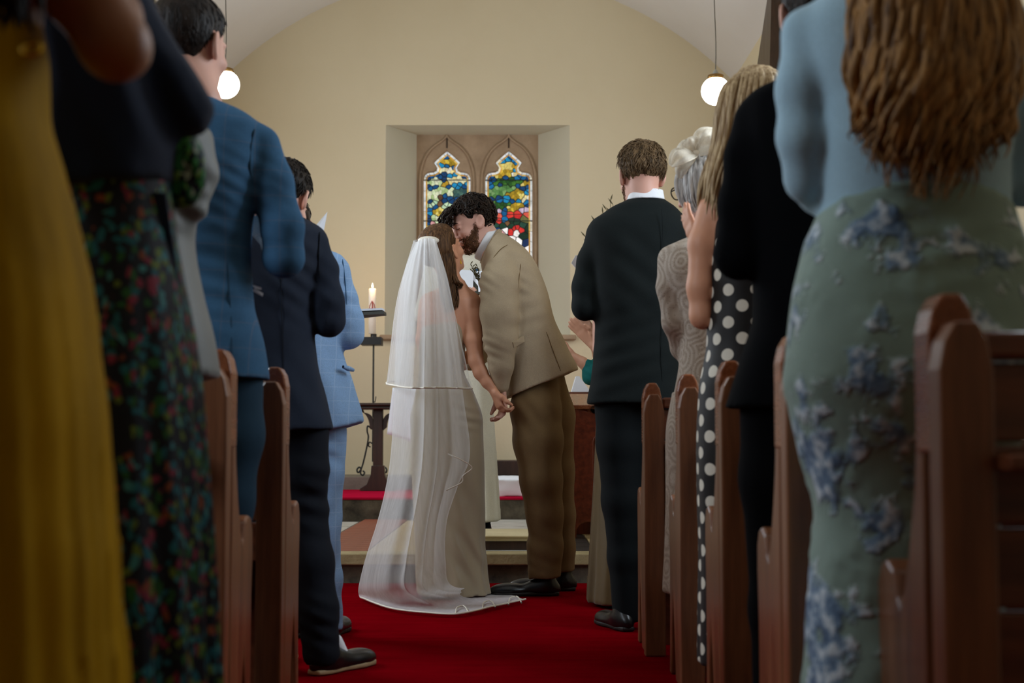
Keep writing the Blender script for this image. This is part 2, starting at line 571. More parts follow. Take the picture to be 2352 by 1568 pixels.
# vault: segmental barrel from side wall to side wall
VZ, VR = 1.72, 3.155
hw = (XR - XL) / 2
a1 = math.acos(hw / VR)
NA = 40
arc = [(XC + VR * math.cos(a1 + (math.pi - 2 * a1) * i / NA), VZ + VR * math.sin(a1 + (math.pi - 2 * a1) * i / NA)) for i in range(NA + 1)]
ZS = arc[0][1]
V = []; Fc = []
for p in arc:
    V += [(p[0], YR, p[1]), (p[0], YB, p[1])]
for p in arc:
    q = (XC + (p[0] - XC) * 1.03, VZ + (p[1] - VZ) * 1.03)
    V += [(q[0], YR, q[1]), (q[0], YB, q[1])]
o2 = 2 * (NA + 1)
for i in range(NA):
    Fc.append((2 * i, 2 * i + 1, 2 * i + 3, 2 * i + 2))
    Fc.append((o2 + 2 * i, o2 + 2 * i + 2, o2 + 2 * i + 3, o2 + 2 * i + 1))
ceil = pydata('ceiling', V, Fc, M_CEIL, smooth=True)
setp(ceil, 'pale plastered barrel vault above the nave', kind='structure')

# side walls with window openings
def side_wall(name, x, sgn, wins, label):
    x0, x1 = (x - 0.35, x) if sgn < 0 else (x, x + 0.35)
    vs = []; fs = []
    def add(y0, y1, z0, z1):
        v, f = box_vf(x0, x1, y0, y1, z0, z1); b0 = len(vs)
        vs.extend(v); fs.extend([tuple(i + b0 for i in q) for q in f])
    ys = sorted(y for y, _ in wins); e = YR
    for y in ys:
        add(e, y - 0.5, 0, ZS + 0.1); add(y - 0.5, y + 0.5, 0, 1.45); add(y - 0.5, y + 0.5, 3.25, ZS + 0.1); e = y + 0.5
    add(e, YB + 0.5, 0, ZS + 0.1)
    o = pydata(name, vs, fs, M_WALL)
    setp(o, label, kind='structure')
    return o
side_wall('wall_left', XL, -1, WIN_L, 'cream plastered side wall on the left of the church')
side_wall('wall_right', XR, 1, WIN_R, 'cream plastered side wall on the right of the church')
M_PANE = plain('obscured_glass', (215, 228, 240), 0.3, 0.05, 3, emit=((205, 225, 255), 1.2))
M_PANE.cycles.emission_sampling = 'NONE'
nwin = 3
for x, wins, sg in ((XL, WIN_L, -1), (XR, WIN_R, 1)):
    for y, _ in wins:
        xg = x + sg * 0.06
        w = thing('window_%d' % nwin, 'plain leaded side window with pale glass', None, (xg, y, 1.45), kind='structure'); nwin += 1
        for iy in range(3):
            for iz in range(5):
                a0 = -0.5 + iy / 3; c0 = iz * 0.36
                box('pane', 0, 0.01, a0 + 0.012, a0 + 1 / 3 - 0.012, c0 + 0.012, c0 + 0.348, M_PANE, w)
        for iy in range(4):
            box('mullion', -0.01, 0.02, -0.5 + iy / 3 - 0.012, -0.5 + iy / 3 + 0.012, 0, 1.8, M_IRON, w)
wr = box('wall_rear', XL - 0.3, XR + 0.3, YR - 0.3, YR, 0, 5.2, M_WALL)
setp(wr, 'cream plastered rear wall', kind='structure')

# chancel wall with splayed window opening
x0 = W(885, 500, YB).x; x1 = W(1309, 500, YB).x; zt = W(1097, 287, YB).z; zb = W(1097, 772, YB).z
YG = YB + 0.46
g0 = W(957, 400, YG).x; g1 = W(1236, 400, YG).x; gt = zt + 0.01; gb = zb + 0.06
xa, xb, za, zc = XL - 0.3, XR + 0.3, 0.0, 5.2
V = [(xa, YB, za), (xb, YB, za), (xb, YB, zc), (xa, YB, zc), (x0, YB, zb), (x1, YB, zb), (x1, YB, zt), (x0, YB, zt)]
wall = pydata('wall_back', V, [(0, 1, 5, 4), (1, 2, 6, 5), (2, 3, 7, 6), (3, 0, 4, 7)], M_WALL)
setp(wall, 'cream plastered chancel wall with deep splayed window recess', kind='structure')
V = [(x0, YB, zb), (x1, YB, zb), (x1, YB, zt), (x0, YB, zt), (g0, YG, gb), (g1, YG, gb), (g1, YG, gt), (g0, YG, gt)]
rev = pydata('trim_1', V, [(0, 1, 5, 4), (1, 2, 6, 5), (2, 3, 7, 6), (3, 0, 4, 7)], M_JAMB)
setp(rev, 'pale plastered splay of the chancel window recess', kind='structure')
sill = box('trim_2', x0 - 0.04, x1 + 0.05, YB - 0.07, YB + 0.03, zb - 0.035, zb + 0.01, M_SAND, bevel=0.012)
setp(sill, 'rounded stone sill below the chancel window', kind='structure')

# stone tracery with two ogee lights
SG = FX / YG
def gl(px, py):
    p = W(px, py, YG); return (p.x, p.z)
def outline(cx):
    half = [(57, 768), (57, 412), (55.5, 402), (50, 394.5), (42, 391.5), (32, 390.5), (27, 388), (26, 384.5), (29.5, 379), (33, 374), (32, 369), (22, 359), (10, 348.5), (0, 341)]
    L = [(cx + a, y) for a, y in half]
    R = [(cx - a, y) for a, y in half[:-1]][::-1]
    return L + R
LIGHTS = [1026.5, 1168.5]
cu = bpy.data.curves.new('tracery', 'CURVE'); cu.dimensions = '2D'; cu.fill_mode = 'BOTH'; cu.extrude = 0.06; cu.bevel_depth = 0.012; cu.bevel_resolution = 1
def addspl(pts):
    s = cu.splines.new('POLY'); s.points.add(len(pts) - 1); s.use_cyclic_u = True
    for q, p in zip(s.points, pts):
        q.co = (p[0], p[1], 0, 1)
addspl([(g0 - 0.02, gb - 0.02), (g1 + 0.02, gb - 0.02), (g1 + 0.02, gt + 0.02), (g0 - 0.02, gt + 0.02)])
for cx in LIGHTS:
    addspl([gl(*p) for p in outline(cx)])
tmp = bpy.data.objects.new('tmp', cu); C.objects.link(tmp)
bpy.context.view_layer.update()
me = bpy.data.meshes.new_from_object(tmp.evaluated_get(bpy.context.evaluated_depsgraph_get()))
bpy.data.objects.remove(tmp)
tr = link_mesh('trim_3', me, M_SAND)
tr.rotation_euler = (math.pi / 2, 0, 0); tr.location = (0, YG + 0.07, 0)
setp(tr, 'brown sandstone tracery around the two stained glass lights', kind='structure')
# hood mouldings in relief over each light, and the dark joint above it
for cx in LIGHTS:
    hp = [(cx + a, y) for a, y in [(-62, 760), (-62, 560), (-62, 420), (-58, 385), (-48, 358), (-32, 338), (-12, 324), (-3, 316), (0, 309)]]
    for s_ in (1, -1):
        P = spline([tuple(W(cx + s_ * (p[0] - cx), p[1], YG - 0.01)) for p in hp], 24)
        h = tubes('hood_moulding', [(P, np.linspace(0.016, 0.01, 24))], M_SAND, tr, 6)
        h.matrix_parent_inverse = tr.matrix_basis.inverted()
    j = tubes('joint', [(np.array([tuple(W(cx, 340, YG - 0.004)), tuple(W(cx, 308, YG - 0.004))]), np.array([0.007, 0.006]))], M_DARKWOOD, tr, 5)
    j.matrix_parent_inverse = tr.matrix_basis.inverted()

# stained glass -------------------------------------------------------
GLASS = {}
def glass(rgb, k=0.72):
    key = tuple(rgb)
    if key not in GLASS:
        m, nt, b = new_mat('stained_glass')
        n = noise(nt, coords(nt), 22, 3)
        c = lin(rgb)
        col = ramp(nt, n, [(0.3, tuple(x * 0.72 for x in c)), (0.7, tuple(min(1, x * 1.25) for x in c))])
        nt.links.new(mixc(nt, 0.75, col, (0, 0, 0)), b.inputs['Base Color']); nt.links.new(col, b.inputs['Emission Color'])
        b.inputs['Emission Strength'].default_value = k; b.inputs['Roughness'].default_value = 0.25
        m.cycles.emission_sampling = 'NONE'
        GLASS[key] = m
    return GLASS[key]
rng = random.Random(5)
FOL = ('yel', 'cream', 'pale', 'green', 'mid', 'teal')
PAL = {'sky': [(8, 96, 150), (0, 78, 132), (14, 118, 176), (2, 62, 112), (20, 140, 190)],
       'yel': [(222, 190, 60), (200, 160, 40), (238, 214, 120), (170, 140, 30)],
       'cream': [(248, 232, 186), (240, 215, 150), (252, 244, 214)],
       'pale': [(196, 216, 160), (216, 232, 186), (170, 196, 132), (226, 232, 196)],
       'mint': [(176, 214, 176), (200, 228, 190)],
       'green': [(40, 92, 30), (64, 120, 40), (30, 74, 28), (92, 140, 60)],
       'mid': [(96, 146, 80), (130, 172, 108), (74, 124, 62)],
       'teal': [(56, 96, 92), (74, 112, 100), (44, 80, 82)],
       'lav': [(214, 190, 214), (228, 208, 222)], 'red': [(228, 62, 50), (206, 40, 40), (240, 100, 80)],
       'olive': [(112, 112, 62), (130, 128, 80)], 'dark': [(26, 62, 42), (34, 74, 58), (20, 48, 34)],
       'pink': [(240, 190, 184), (232, 170, 170)], 'white': [(255, 250, 244), (250, 240, 232)], 'navy': [(16, 38, 80), (24, 50, 96)],
       'brown': [(120, 84, 50), (98, 66, 42)], 'halo': [(216, 50, 44)], 'gold': [(214, 150, 40), (190, 124, 30)]}
BL = [[(480, 370, 85, 32, 'yel'), (450, 460, 98, 52, 'cream'), (290, 595, 100, 42, 'pale'), (410, 612, 70, 28, 'yel'), (560, 590, 125, 48, 'cream'),
       (290, 710, 95, 38, 'pale'), (440, 715, 100, 42, 'pale'), (270, 800, 70, 32, 'pale'), (620, 735, 85, 50, 'teal'), (670, 800, 45, 30, 'teal'),
       (300, 850, 26, 40, 'mint'), (240, 900, 40, 26, 'mint'), (370, 965, 72, 48, 'yel'), (450, 900, 42, 50, 'mint'), (330, 1040, 65, 40, 'pale'), (300, 1110, 85, 42, 'pink'), (650, 900, 40, 60, 'teal'),
       (370, 830, 11, 75, 'brown'), (250, 1110, 22, 90, 'brown'), (400, 1200, 300, 90, 'pale'), (450, 1500, 320, 260, 'olive')],
      [(1210, 420, 112, 48, 'yel'), (1170, 480, 80, 42, 'yel'), (1250, 492, 42, 20, 'cream'), (1060, 528, 36, 20, 'yel'), (1180, 600, 175, 40, 'green'),
       (1370, 620, 80, 30, 'yel'), (1120, 690, 155, 50, 'mid'), (1010, 740, 70, 42, 'mid'), (1275, 755, 115, 55, 'yel'), (1410, 795, 48, 30, 'cream'),
       (1080, 870, 135, 42, 'green'), (1225, 900, 125, 48, 'yel'), (980, 910, 60, 40, 'green'), (1105, 780, 10, 40, 'brown'), (1010, 810, 10, 40, 'brown'),
       (1350, 945, 110, 26, 'lav'), (1010, 955, 70, 30, 'lav'), (1260, 1000, 210, 30, 'red'), (1050, 1052, 90, 18, 'red'), (1090, 1000, 12, 90, 'brown'), (1180, 1030, 12, 90, 'brown'), (1350, 1045, 120, 26, 'olive'),
       (1285, 1240, 46, 70, 'white'), (1160, 1220, 40, 50, 'white'), (1160, 1190, 60, 52, 'pink'), (1285, 1200, 74, 62, 'halo'), (1380, 1310, 62, 52, 'navy'), (1430, 1400, 70, 66, 'white'), (1250, 1340, 80, 60, 'white'),
       (1240, 1130, 260, 70, 'dark'), (1300, 1260, 260, 150, 'dark'), (1200, 1560, 320, 240, 'olive')]]
def clip(poly, nx, ny, c):
    out = []
    for i in range(len(poly)):
        a = poly[i]; b = poly[(i + 1) % len(poly)]
        da = a[0] * nx + a[1] * ny - c; db = b[0] * nx + b[1] * ny - c
        if da <= 0: out.append(a)
        if (da < 0) != (db < 0):
            t = da / (da - db); out.append((a[0] + (b[0] - a[0]) * t, a[1] + (b[1] - a[1]) * t))
    return out
def inside(p, poly):
    r = False
    for i in range(len(poly)):
        a = poly[i]; b = poly[i - 1]
        if (a[1] > p[1]) != (b[1] > p[1]) and p[0] < (b[0] - a[0]) * (p[1] - a[1]) / (b[1] - a[1]) + a[0]: r = not r
    return r
def inset(poly, d):
    n = len(poly); out = []
    ar = sum(poly[i - 1][0] * poly[i][1] - poly[i][0] * poly[i - 1][1] for i in range(n)); sg = 1 if ar > 0 else -1
    for i in range(n):
        a, p, b = poly[i - 1], poly[i], poly[(i + 1) % n]
        def nrm(u, w):
            dx, dy = w[0] - u[0], w[1] - u[1]; l = math.hypot(dx, dy) + 1e-9
            return (-dy / l * sg, dx / l * sg)
        n1 = nrm(a, p); n2 = nrm(p, b); k = 1 + n1[0] * n2[0] + n1[1] * n2[1]
        k = max(k, 0.5)
        out.append((p[0] + d * (n1[0] + n2[0]) / k, p[1] + d * (n1[1] + n2[1]) / k))
    return out
def pane(parent, poly, yc, th, mat, cen, shrink):
    m = (sum(p[0] for p in poly) / len(poly), sum(p[1] for p in poly) / len(poly))
    pts = []
    for p in poly:
        l = math.hypot(p[0] - m[0], p[1] - m[1]) + 1e-6; f = max(0.3, (l - shrink) / l)
        pts.append(gl(m[0] + (p[0] - m[0]) * f, m[1] + (p[1] - m[1]) * f))
    return prism('pane', pts, 'y', yc, yc + th, mat, parent, off=cen)
for li, cx in enumerate(LIGHTS):
    oc = (gl(cx, 768)[0], YG + 0.07, gl(cx, 768)[1])
    wn = thing('window_%d' % (li + 1), ['left stained glass light with pale and yellow trees on blue', 'right stained glass light with red sunset band and haloed figures'][li], None, oc, kind='structure')
    ol = outline(cx)
    lead = prism('leading', [gl(*p) for p in inset(ol, -2)], 'y', YG + 0.075, YG + 0.085, M_IRON, wn, off=oc)
    o1 = inset(ol, 1.0); o2_ = inset(ol, 7.5); o3 = inset(ol, 11.0)
    # white and amber borders, cut in lengths
    def border(A, B, step, names, cols, yc):
        A2 = []; B2 = []
        n = len(A)
        for i in range(n):
            if i == n - 1: break
            L = math.hypot(A[i + 1][0] - A[i][0], A[i + 1][1] - A[i][1]); k = max(1, int(round(L / step)))
            for q in range(k):
                t = q / k
                A2.append((A[i][0] + (A[i + 1][0] - A[i][0]) * t, A[i][1] + (A[i + 1][1] - A[i][1]) * t)); B2.append((B[i][0] + (B[i + 1][0] - B[i][0]) * t, B[i][1] + (B[i + 1][1] - B[i][1]) * t))
        A2.append(A[n - 1]); B2.append(B[n - 1])
        for i in range(len(A2) - 1):
            if math.hypot(A2[i + 1][0] - A2[i][0], A2[i + 1][1] - A2[i][1]) < 1.5: continue
            pane(wn, [A2[i], A2[i + 1], B2[i + 1], B2[i]], yc, 0.008, glass(rng.choice(cols)), oc, 0.6)
    border(o1, o2_, 23, 'pane', [(240, 246, 244), (226, 236, 236), (250, 250, 246), (236, 226, 206)], YG + 0.06)
    border(o2_, o3, 60, 'pane', [(206, 156, 66), (226, 186, 96), (190, 140, 50)], YG + 0.06)
    inn = inset(ol, 9.5)
    sites = []
    def kind_at(x, y):
        X = (x - 940) * 5.227; Y = (y - 300) * 5.227
        for (bx, by, rx, ry, kd) in BL[li]:
            if abs((X - bx) / (rx * 1.06)) ** 1.5 + abs((Y - by) / (ry * (0.9 if kd in ('yel', 'cream', 'pale', 'green', 'mid', 'teal') else 1))) ** 1.5 < 1: return kd
        return 'sky'
    dense = {'yel': 5.9, 'cream': 5.9, 'pale': 6.0, 'mint': 8, 'green': 6.4, 'mid': 6.4, 'teal': 6.4, 'red': 13, 'lav': 14, 'sky': 14, 'dark': 14, 'olive': 22, 'brown': 8, 'pink': 11, 'white': 12, 'navy': 12, 'halo': 7, 'gold': 12}
    for _ in range(9000):
        x = rng.uniform(cx - 47, cx + 47); y = rng.uniform(352, 765)
        if not inside((x, y), inn): continue
        kd = kind_at(x, y); r = dense[kd] * (1.0 if y < 535 else (1.35 if y < 600 else 3.0))
        ay = 0.5 if kd in ('sky', 'red', 'lav', 'olive') else 1.0
        ok = True
        for (a, c_, k2, r2) in sites:
            rr = 0.5 * (r + r2) if k2 != kd else min(r, r2)
            if ((x - a)) ** 2 + ((y - c_) / (ay if k2 == kd else 0.8)) ** 2 < rr * rr * 0.82: ok = False; break
        if ok: sites.append((x, y, kd, r))
    for i, (x, y, kd, r) in enumerate(sites):
        B = 15
        poly = [(max(x - B, cx - 50), y - B), (min(x + B, cx + 50), y - B), (min(x + B, cx + 50), y + B), (max(x - B, cx - 50), y + B)]
        for j, (a, c_, k2, r2) in enumerate(sites):
            if j == i or abs(a - x) > 30 or abs(c_ - y) > 30: continue
            dx, dy = a - x, c_ - y
            of = 0.22 if (k2 == kd and kd in FOL) else 0.95
            poly = clip(poly, dx, dy, dx * (x + a) / 2 + dy * (y + c_) / 2 - of * math.hypot(dx, dy))
            if len(poly) < 3: break
        if len(poly) < 3: continue
        pane(wn, poly, YG + 0.066, 0.006, glass(rng.choice(PAL[kd]), 1.0 if kd == 'white' else 0.72), oc, 0.05)
    for yb in (411, 505, 600, 690):
        a = gl(cx - 56, yb); b_ = gl(cx + 56, yb)
        box('saddle_bar', a[0], b_[0], YG + 0.05, YG + 0.058, a[1] - 0.004, a[1] + 0.004, M_IRON, wn, off=oc)

# chancel floor and steps ----------------------------------------------
Y1, Z1, Y2, Z2, Y3, Z3 = 7.13, 0.145, 10.15, 0.30, 11.62, 0.40
st1 = box('chancel_step', XL, XR, Y1 + 0.02, Y2, -0.05, Z1 - 0.014, M_STEP)
setp(st1, 'dark riser of the lowest chancel step behind the couple', kind='structure')
for i in range(6):
    xa = XL + i * (XR - XL) / 6; xb = XL + (i + 1) * (XR - XL) / 6
    box('nosing_stone', xa + 0.003, xb - 0.003, Y1 - 0.015, Y1 + 0.16, Z1 - 0.055, Z1 + 0.001, M_NOSE, st1, bevel=0.006)
TILE = {'marble': stone('grey_marble_tile', (176, 172, 160), (216, 212, 200), 9, 0.35, 0.1), 'terra': stone('terracotta_tile', (124, 68, 48), (156, 90, 64), 12, 0.6, 0.15),
        'buff': stone('buff_tile', (172, 148, 104), (196, 172, 126), 10, 0.55, 0.15), 'black': stone('black_tile', (40, 40, 38), (60, 58, 52), 10, 0.4, 0.1), 'green': stone('green_tile', (70, 84, 66), (96, 108, 84), 10, 0.4, 0.1)}
cols = [(-2.58, -1.62, 'buff', 0.32), (-1.61, -1.05, 'marble', 0.5), (-1.04, -0.74, 'terra', 0.15), (-0.73, -0.2, 'buff', 0.3), (-0.19, 0.2, 'marble', 0.4), (0.21, 0.31, 'buff', 0.3), (0.32, 0.42, 'black', 0.3), (0.43, 0.5, 'buff', 0.12), (0.51, 0.62, 'green', 0.3), (0.63, 0.72, 'buff', 0.3), (0.73, 1.1, 'terra', 0.3), (1.11, 1.95, 'buff', 0.4)]
for xa, xb, kd, ln in cols:
    y = Y1 + 0.165; v, f = box_vf(0, xb - xa, 0, ln - 0.005, 0, 0.014)
    mt = bpy.data.meshes.new('tile'); mt.from_pydata(v, [], f); mt.materials.append(TILE[kd])
    while y + ln <= Y2 + 0.001:
        t = bpy.data.objects.new('tile', mt); C.objects.link(t); t.parent = st1; t.location = (xa, y, Z1 - 0.014 + 0.0005 * ((int(y * 100)) % 3)); y += ln
st2 = box('sanctuary_step', XL, XR, Y2, Y3 + 0.05, -0.05, Z2 - 0.02, M_STEP)
setp(st2, 'weathered dark stone step with crimson carpet on top', kind='structure')
box('carpet_edge', XL, XR, Y2 - 0.012, Y3, Z2 - 0.02, Z2, M_CARPET2, st2, bevel=0.006)
st3 = box('altar_step', XL, XR, Y3, YB + 0.05, -0.05, Z3, M_GREY)
setp(st3, 'grey stone step at the foot of the chancel wall', kind='structure')
fp = box('altar_footpace', W(1085, 1060, 12.2).x, W(1300, 1060, 12.2).x, 12.12, YB, Z3, W(1150, 1057, 12.15).z, M_DARKWOOD, bevel=0.008)
setp(fp, 'low dark wooden footpace at the foot of the chancel wall', 'footpace')

# dark timber bracket where the right wall meets the vault
a = W(1762, 166, 10.7); b_ = W(1792, 118, 10.6)
br = prism('trim_4', [(10.2, 3.25), (10.9, 3.25), (10.75, 3.5), (10.2, 3.95), (10.05, 3.95)], 'x', XR - 0.1, XR + 0.02, M_DARKWOOD)
setp(br, 'dark timber bracket on the right wall under the vault', kind='structure')

# ================================================================== pews
def octo(w, z0, z1, t):
    return [(-w, z0), (w, z0), (w, z1 - t), (w * 0.8, z1 - t * 0.4), (w * 0.42, z1), (-w * 0.42, z1), (-w * 0.8, z1 - t * 0.4), (-w, z1 - t)]
ARM = [(0.10, 0.0), (0.10, 0.84), (0.125, 0.82), (0.145, 0.74), (0.165, 0.66), (0.20, 0.585), (0.245, 0.515), (0.275, 0.49), (0.295, 0.50), (0.325, 0.535), (0.37, 0.548), (0.415, 0.54), (0.44, 0.51), (0.445, 0.46), (0.43, 0.36), (0.43, 0.18), (0.455, 0.0), (0.40, 0.0), (0.365, 0.12), (0.315, 0.25), (0.265, 0.12), (0.225, 0.0)]
ARM = [(0.10 + (a - 0.10) * 0.72, b) for a, b in ARM]
def pew(xe, xo, y, label):
    """xe: aisle end, xo: wall end"""
    s = 1 if xo > xe else -1
    r = thing('pew', label, 'pew', (xe, y, 0), 'oak pews along the aisle')
    W2 = 0.034
    L = (xo - xe)
    for i, x in enumerate((0.0, L)):
        e = prism('end_post', [(x + p[0], p[1]) for p in octo(W2, 0, 0.865, 0.06)], 'y', 0.0, 0.055, M_PEW, r, bevel=0.004)
        prism('post_cap', [(x + p[0], p[1]) for p in octo(W2 * 0.92, 0.7, 0.905, 0.05)], 'y', 0.055, 0.125, M_PEWEND, e, bevel=0.005)
        prism('arm_panel', ARM, 'x', x - W2 * 0.82, x + W2 * 0.82, M_PEW, r, bevel=0.006)
    xa, xb = sorted((W2 * s, L - W2 * s))
    for k in range(4):
        box('back_board', xa, xb, 0.055, 0.08, 0.40 + k * 0.105, 0.40 + k * 0.105 + 0.1, M_PEWX, r, bevel=0.004)
    box('top_rail', xa, xb, 0.04, 0.1, 0.82, 0.855, M_PEWX, r, bevel=0.006)
    box('book_ledge', xa, xb, -0.05, 0.052, 0.68, 0.70, M_PEWX, r, bevel=0.004)
    box('seat', xa, xb, 0.085, 0.31, 0.415, 0.44, M_PEWX, r, bevel=0.006)
    box('plinth_board', xa, xb, 0.27, 0.29, 0.0, 0.40, M_PEWX, r)
    return r
for i, (y, px, lb) in enumerate([(2.91, 482, 'nearer of the two left oak pew ends, below the grey jacket'), (3.67, 620, 'second left oak pew end, between blue and dark suited men')]):
    xe = -0.625 if px is None else W(px, 1000, y).x
    if y > 4: xe = -0.72
    pew(xe, XL + 0.1, y, lb)
for i, (y, px, lb) in enumerate([(1.76, 2225, 'large blurred oak pew end in the right foreground'), (2.49, 1850, 'oak pew at the right behind the patterned blue skirt'), (3.36, 1690, 'oak pew end right of the polka dot dress'), (4.08, 1588, 'oak pew end between polka dot dress and dark suit'), (4.75, 1503, 'farthest right oak pew end, below the dark green jacket')]):
    pew(W(px, 1000, y).x, XR - 0.06, y, lb)

# ================================================================== lamps
M_BRASS = plain('aged_brass', (150, 116, 66), 0.35, 0.15, 30, 0, 0, 0.5, 0.9)
M_CORD = plain('grey_flex', (120, 114, 104), 0.6)
M_CUP = plain('grey_holder', (170, 168, 158), 0.5)
def globe_lamp(px, py, d, label):
    p = W(px, py, d); R = 34 * d / FX
    ztop = VZ + math.sqrt(VR * VR - (p.x - XC) ** 2)
    r = thing('globe_lamp', label, 'lamp', (p.x, p.y, p.z), 'opal globe pendants')
    m, nt, b = new_mat('opal_glass_lit')
    b.inputs['Base Color'].default_value = (0.95, 0.93, 0.88, 1); b.inputs['Roughness'].default_value = 0.2
    b.inputs['Emission Color'].default_value = (1.0, 0.93, 0.80, 1); b.inputs['Emission Strength'].default_value = 9.0
    lathe('globe', [(max(0.001, R * math.sin(a)), R * 0.98 * -math.cos(a)) for a in np.linspace(0, math.pi * 0.86, 22)], m, r, 32)
    g = 0.55 * R
    lathe('gallery', [(g * 0.9, R * 0.78), (g, R * 0.80), (g, R * 1.07), (g * 0.93, R * 1.1), (0.002, R * 1.12)], M_BRASS, r, 24)
    for k in range(3):
        a = 0.5 + k * 2.1
        lathe('screw', [(0.001, 0.008), (0.005, 0.006), (0.006, 0)], M_BRASS, r, 8, (g * math.cos(a), g * math.sin(a), R * 0.95))
    lathe('lamp_holder', [(0.022, R * 1.1), (0.02, R * 1.25), (0.012, R * 1.42), (0.003, R * 1.5)], M_CUP, r, 16)
    n = 14
    P = np.array([(0.004 * math.sin(i * 0.9), 0, R * 1.45 + (ztop - p.z - R * 1.45) * i / (n - 1)) for i in range(n)])
    tubes('cord', [(P, 0.0038)], M_CORD, r, 6)
    lathe('ceiling_rose', [(0.05, ztop - p.z + 0.02), (0.05, ztop - p.z - 0.015), (0.03, ztop - p.z - 0.035), (0.002, ztop - p.z - 0.04)], M_CUP, r, 20)
globe_lamp(517, 194, 9.4, 'lit white globe lamp beside the blue suited man\'s head')
globe_lamp(1644, 209, 9.4, 'lit white globe lamp hanging above the fascinator')

# ================================================================== rail table with candle stand
M_TABLE = M_DARKWOOD
dT = 11.35
tl = W(820, 935, dT); tr_ = W(1040, 935, dT)
zt_ = W(850, 926, dT).z
tb = thing('table', 'dark wooden trestle table with curved braces beside the bride', 'table', (W(869, 1125, dT).x, dT, Z2))
o_ = tb.location
box('table_top', tl.x, tr_.x, dT - 0.16, dT + 0.16, zt_ - 0.022, zt_, M_TABLE, tb, o_, 0.006)
box('moulding', tl.x + 0.01, tr_.x - 0.01, dT - 0.14, dT + 0.14, zt_ - 0.05, zt_ - 0.023, M_TABLE, tb, o_, 0.008)
for xc in (W(869, 1000, dT).x, W(1000, 1000, dT).x):
    w = 0.038
    box('post', xc - w, xc + w, dT - 0.035, dT + 0.035, Z2 + 0.04, zt_ - 0.05, M_TABLE, tb, o_, 0.005)
    for s in (-1, 1):
        pts = [(w, 0.0)]; n = 8
        top = zt_ - 0.05; b0 = zt_ - 0.19
        pol = [(xc + s * w * 0.9, b0 - 0.03)] + [(xc + s * (w + 0.03 + 0.085 * (1 - math.cos(t))), b0 + 0.125 * math.sin(t)) for t in np.linspace(0, math.pi / 2, n)] + [(xc + s * (w + 0.125), top), (xc + s * (w + 0.085), top)] + [(xc + s * (w + 0.075 * (1 - math.cos(t))), b0 + 0.045 + 0.07 * math.sin(t)) for t in np.linspace(math.pi / 2, 0, n)]
        prism('brace', pol, 'y', dT - 0.025, dT + 0.025, M_TABLE, tb, o_, 0.003)
    z0 = Z2
    foot = [(xc - 0.14, z0), (xc + 0.14, z0), (xc + 0.14, z0 + 0.02), (xc + 0.085, z0 + 0.055), (xc + 0.055, z0 + 0.13), (xc + 0.05, z0 + 0.2), (xc - 0.05, z0 + 0.2), (xc - 0.055, z0 + 0.13), (xc - 0.085, z0 + 0.055), (xc - 0.14, z0 + 0.02)]
    prism('foot', foot, 'y', dT - 0.045, dT + 0.045, M_TABLE, tb, o_, 0.004)

M_WHITE = plain('white_linen', (236, 238, 242), 0.9, 0.04, 8, 300, 0.2, 0.2)
# linen hanging over the table
def cloth_sheet(name, P0, P1, drop, dep, label, cat):
    V = []; Q = []; nu, nv = 16, 12
    for i in range(nu):
        for j in range(nv):
            u = i / (nu - 1); t = j / (nv - 1)
            x = P0.x + (P1.x - P0.x) * u * (1 + 0.25 * t) - 0.04 * t
            y = P0.y - dep - 0.02 * math.sin(u * 12) * t
            V.append((x, y, P0.z - drop * t * (0.75 + 0.25 * u)))
    for i in range(nu - 1):
        for j in range(nv - 1):
            Q.append((i * nv + j, (i + 1) * nv + j, (i + 1) * nv + j + 1, i * nv + j + 1))
    o = pydata(name, V, Q, M_WHITE, smooth=True)
    s = o.modifiers.new('thick', 'SOLIDIFY'); s.thickness = 0.006
    return setp(o, label, cat)
cloth_sheet('altar_cloth', W(902, 890, dT - 0.18), W(990, 890, dT - 0.18), W(902, 890, dT).z - W(902, 1030, dT).z, 0.0, 'white linen cloth hanging over the table edge behind the veil', 'cloth')

dS = 11.95
p = W(856, 1095, dS)
cs = thing('candle_stand', 'tall black iron candle stand with scrolled feet behind the table', 'candle stand', (p.x, dS, Z3))
o_ = cs.location
zc_ = W(856, 783, dS).z; zt1 = W(856, 775, dS).z; zt0 = W(856, 793, dS).z
zp = W(856, 985, dS).z
tubes('rod', [(np.array([(p.x, dS, Z3 + 0.12), (p.x, dS, zt0)]), np.array([0.008, 0.008]))], M_IRON, cs, 8, o_)
tubes('hook', [(spline([tuple(W(857, 905, dS)), tuple(W(857, 919, dS)), tuple(W(861, 923, dS)), tuple(W(863, 915, dS)), tuple(W(863.5, 910, dS))], 14), 0.004)], M_IRON, cs, 6, o_)
tx0 = W(830, 783, dS).x; tx1 = W(878, 783, dS).x
tray = box('tray', tx0, tx1, dS - 0.085, dS + 0.085, zt0, zt1, M_IRON, cs, o_, 0.003)
lathe('candle_socket', [(0.026, 0), (0.026, 0.03), (0.02, 0.03)], M_IRON, cs, 16, (p.x - o_.x, 0, zt1 - o_.z))
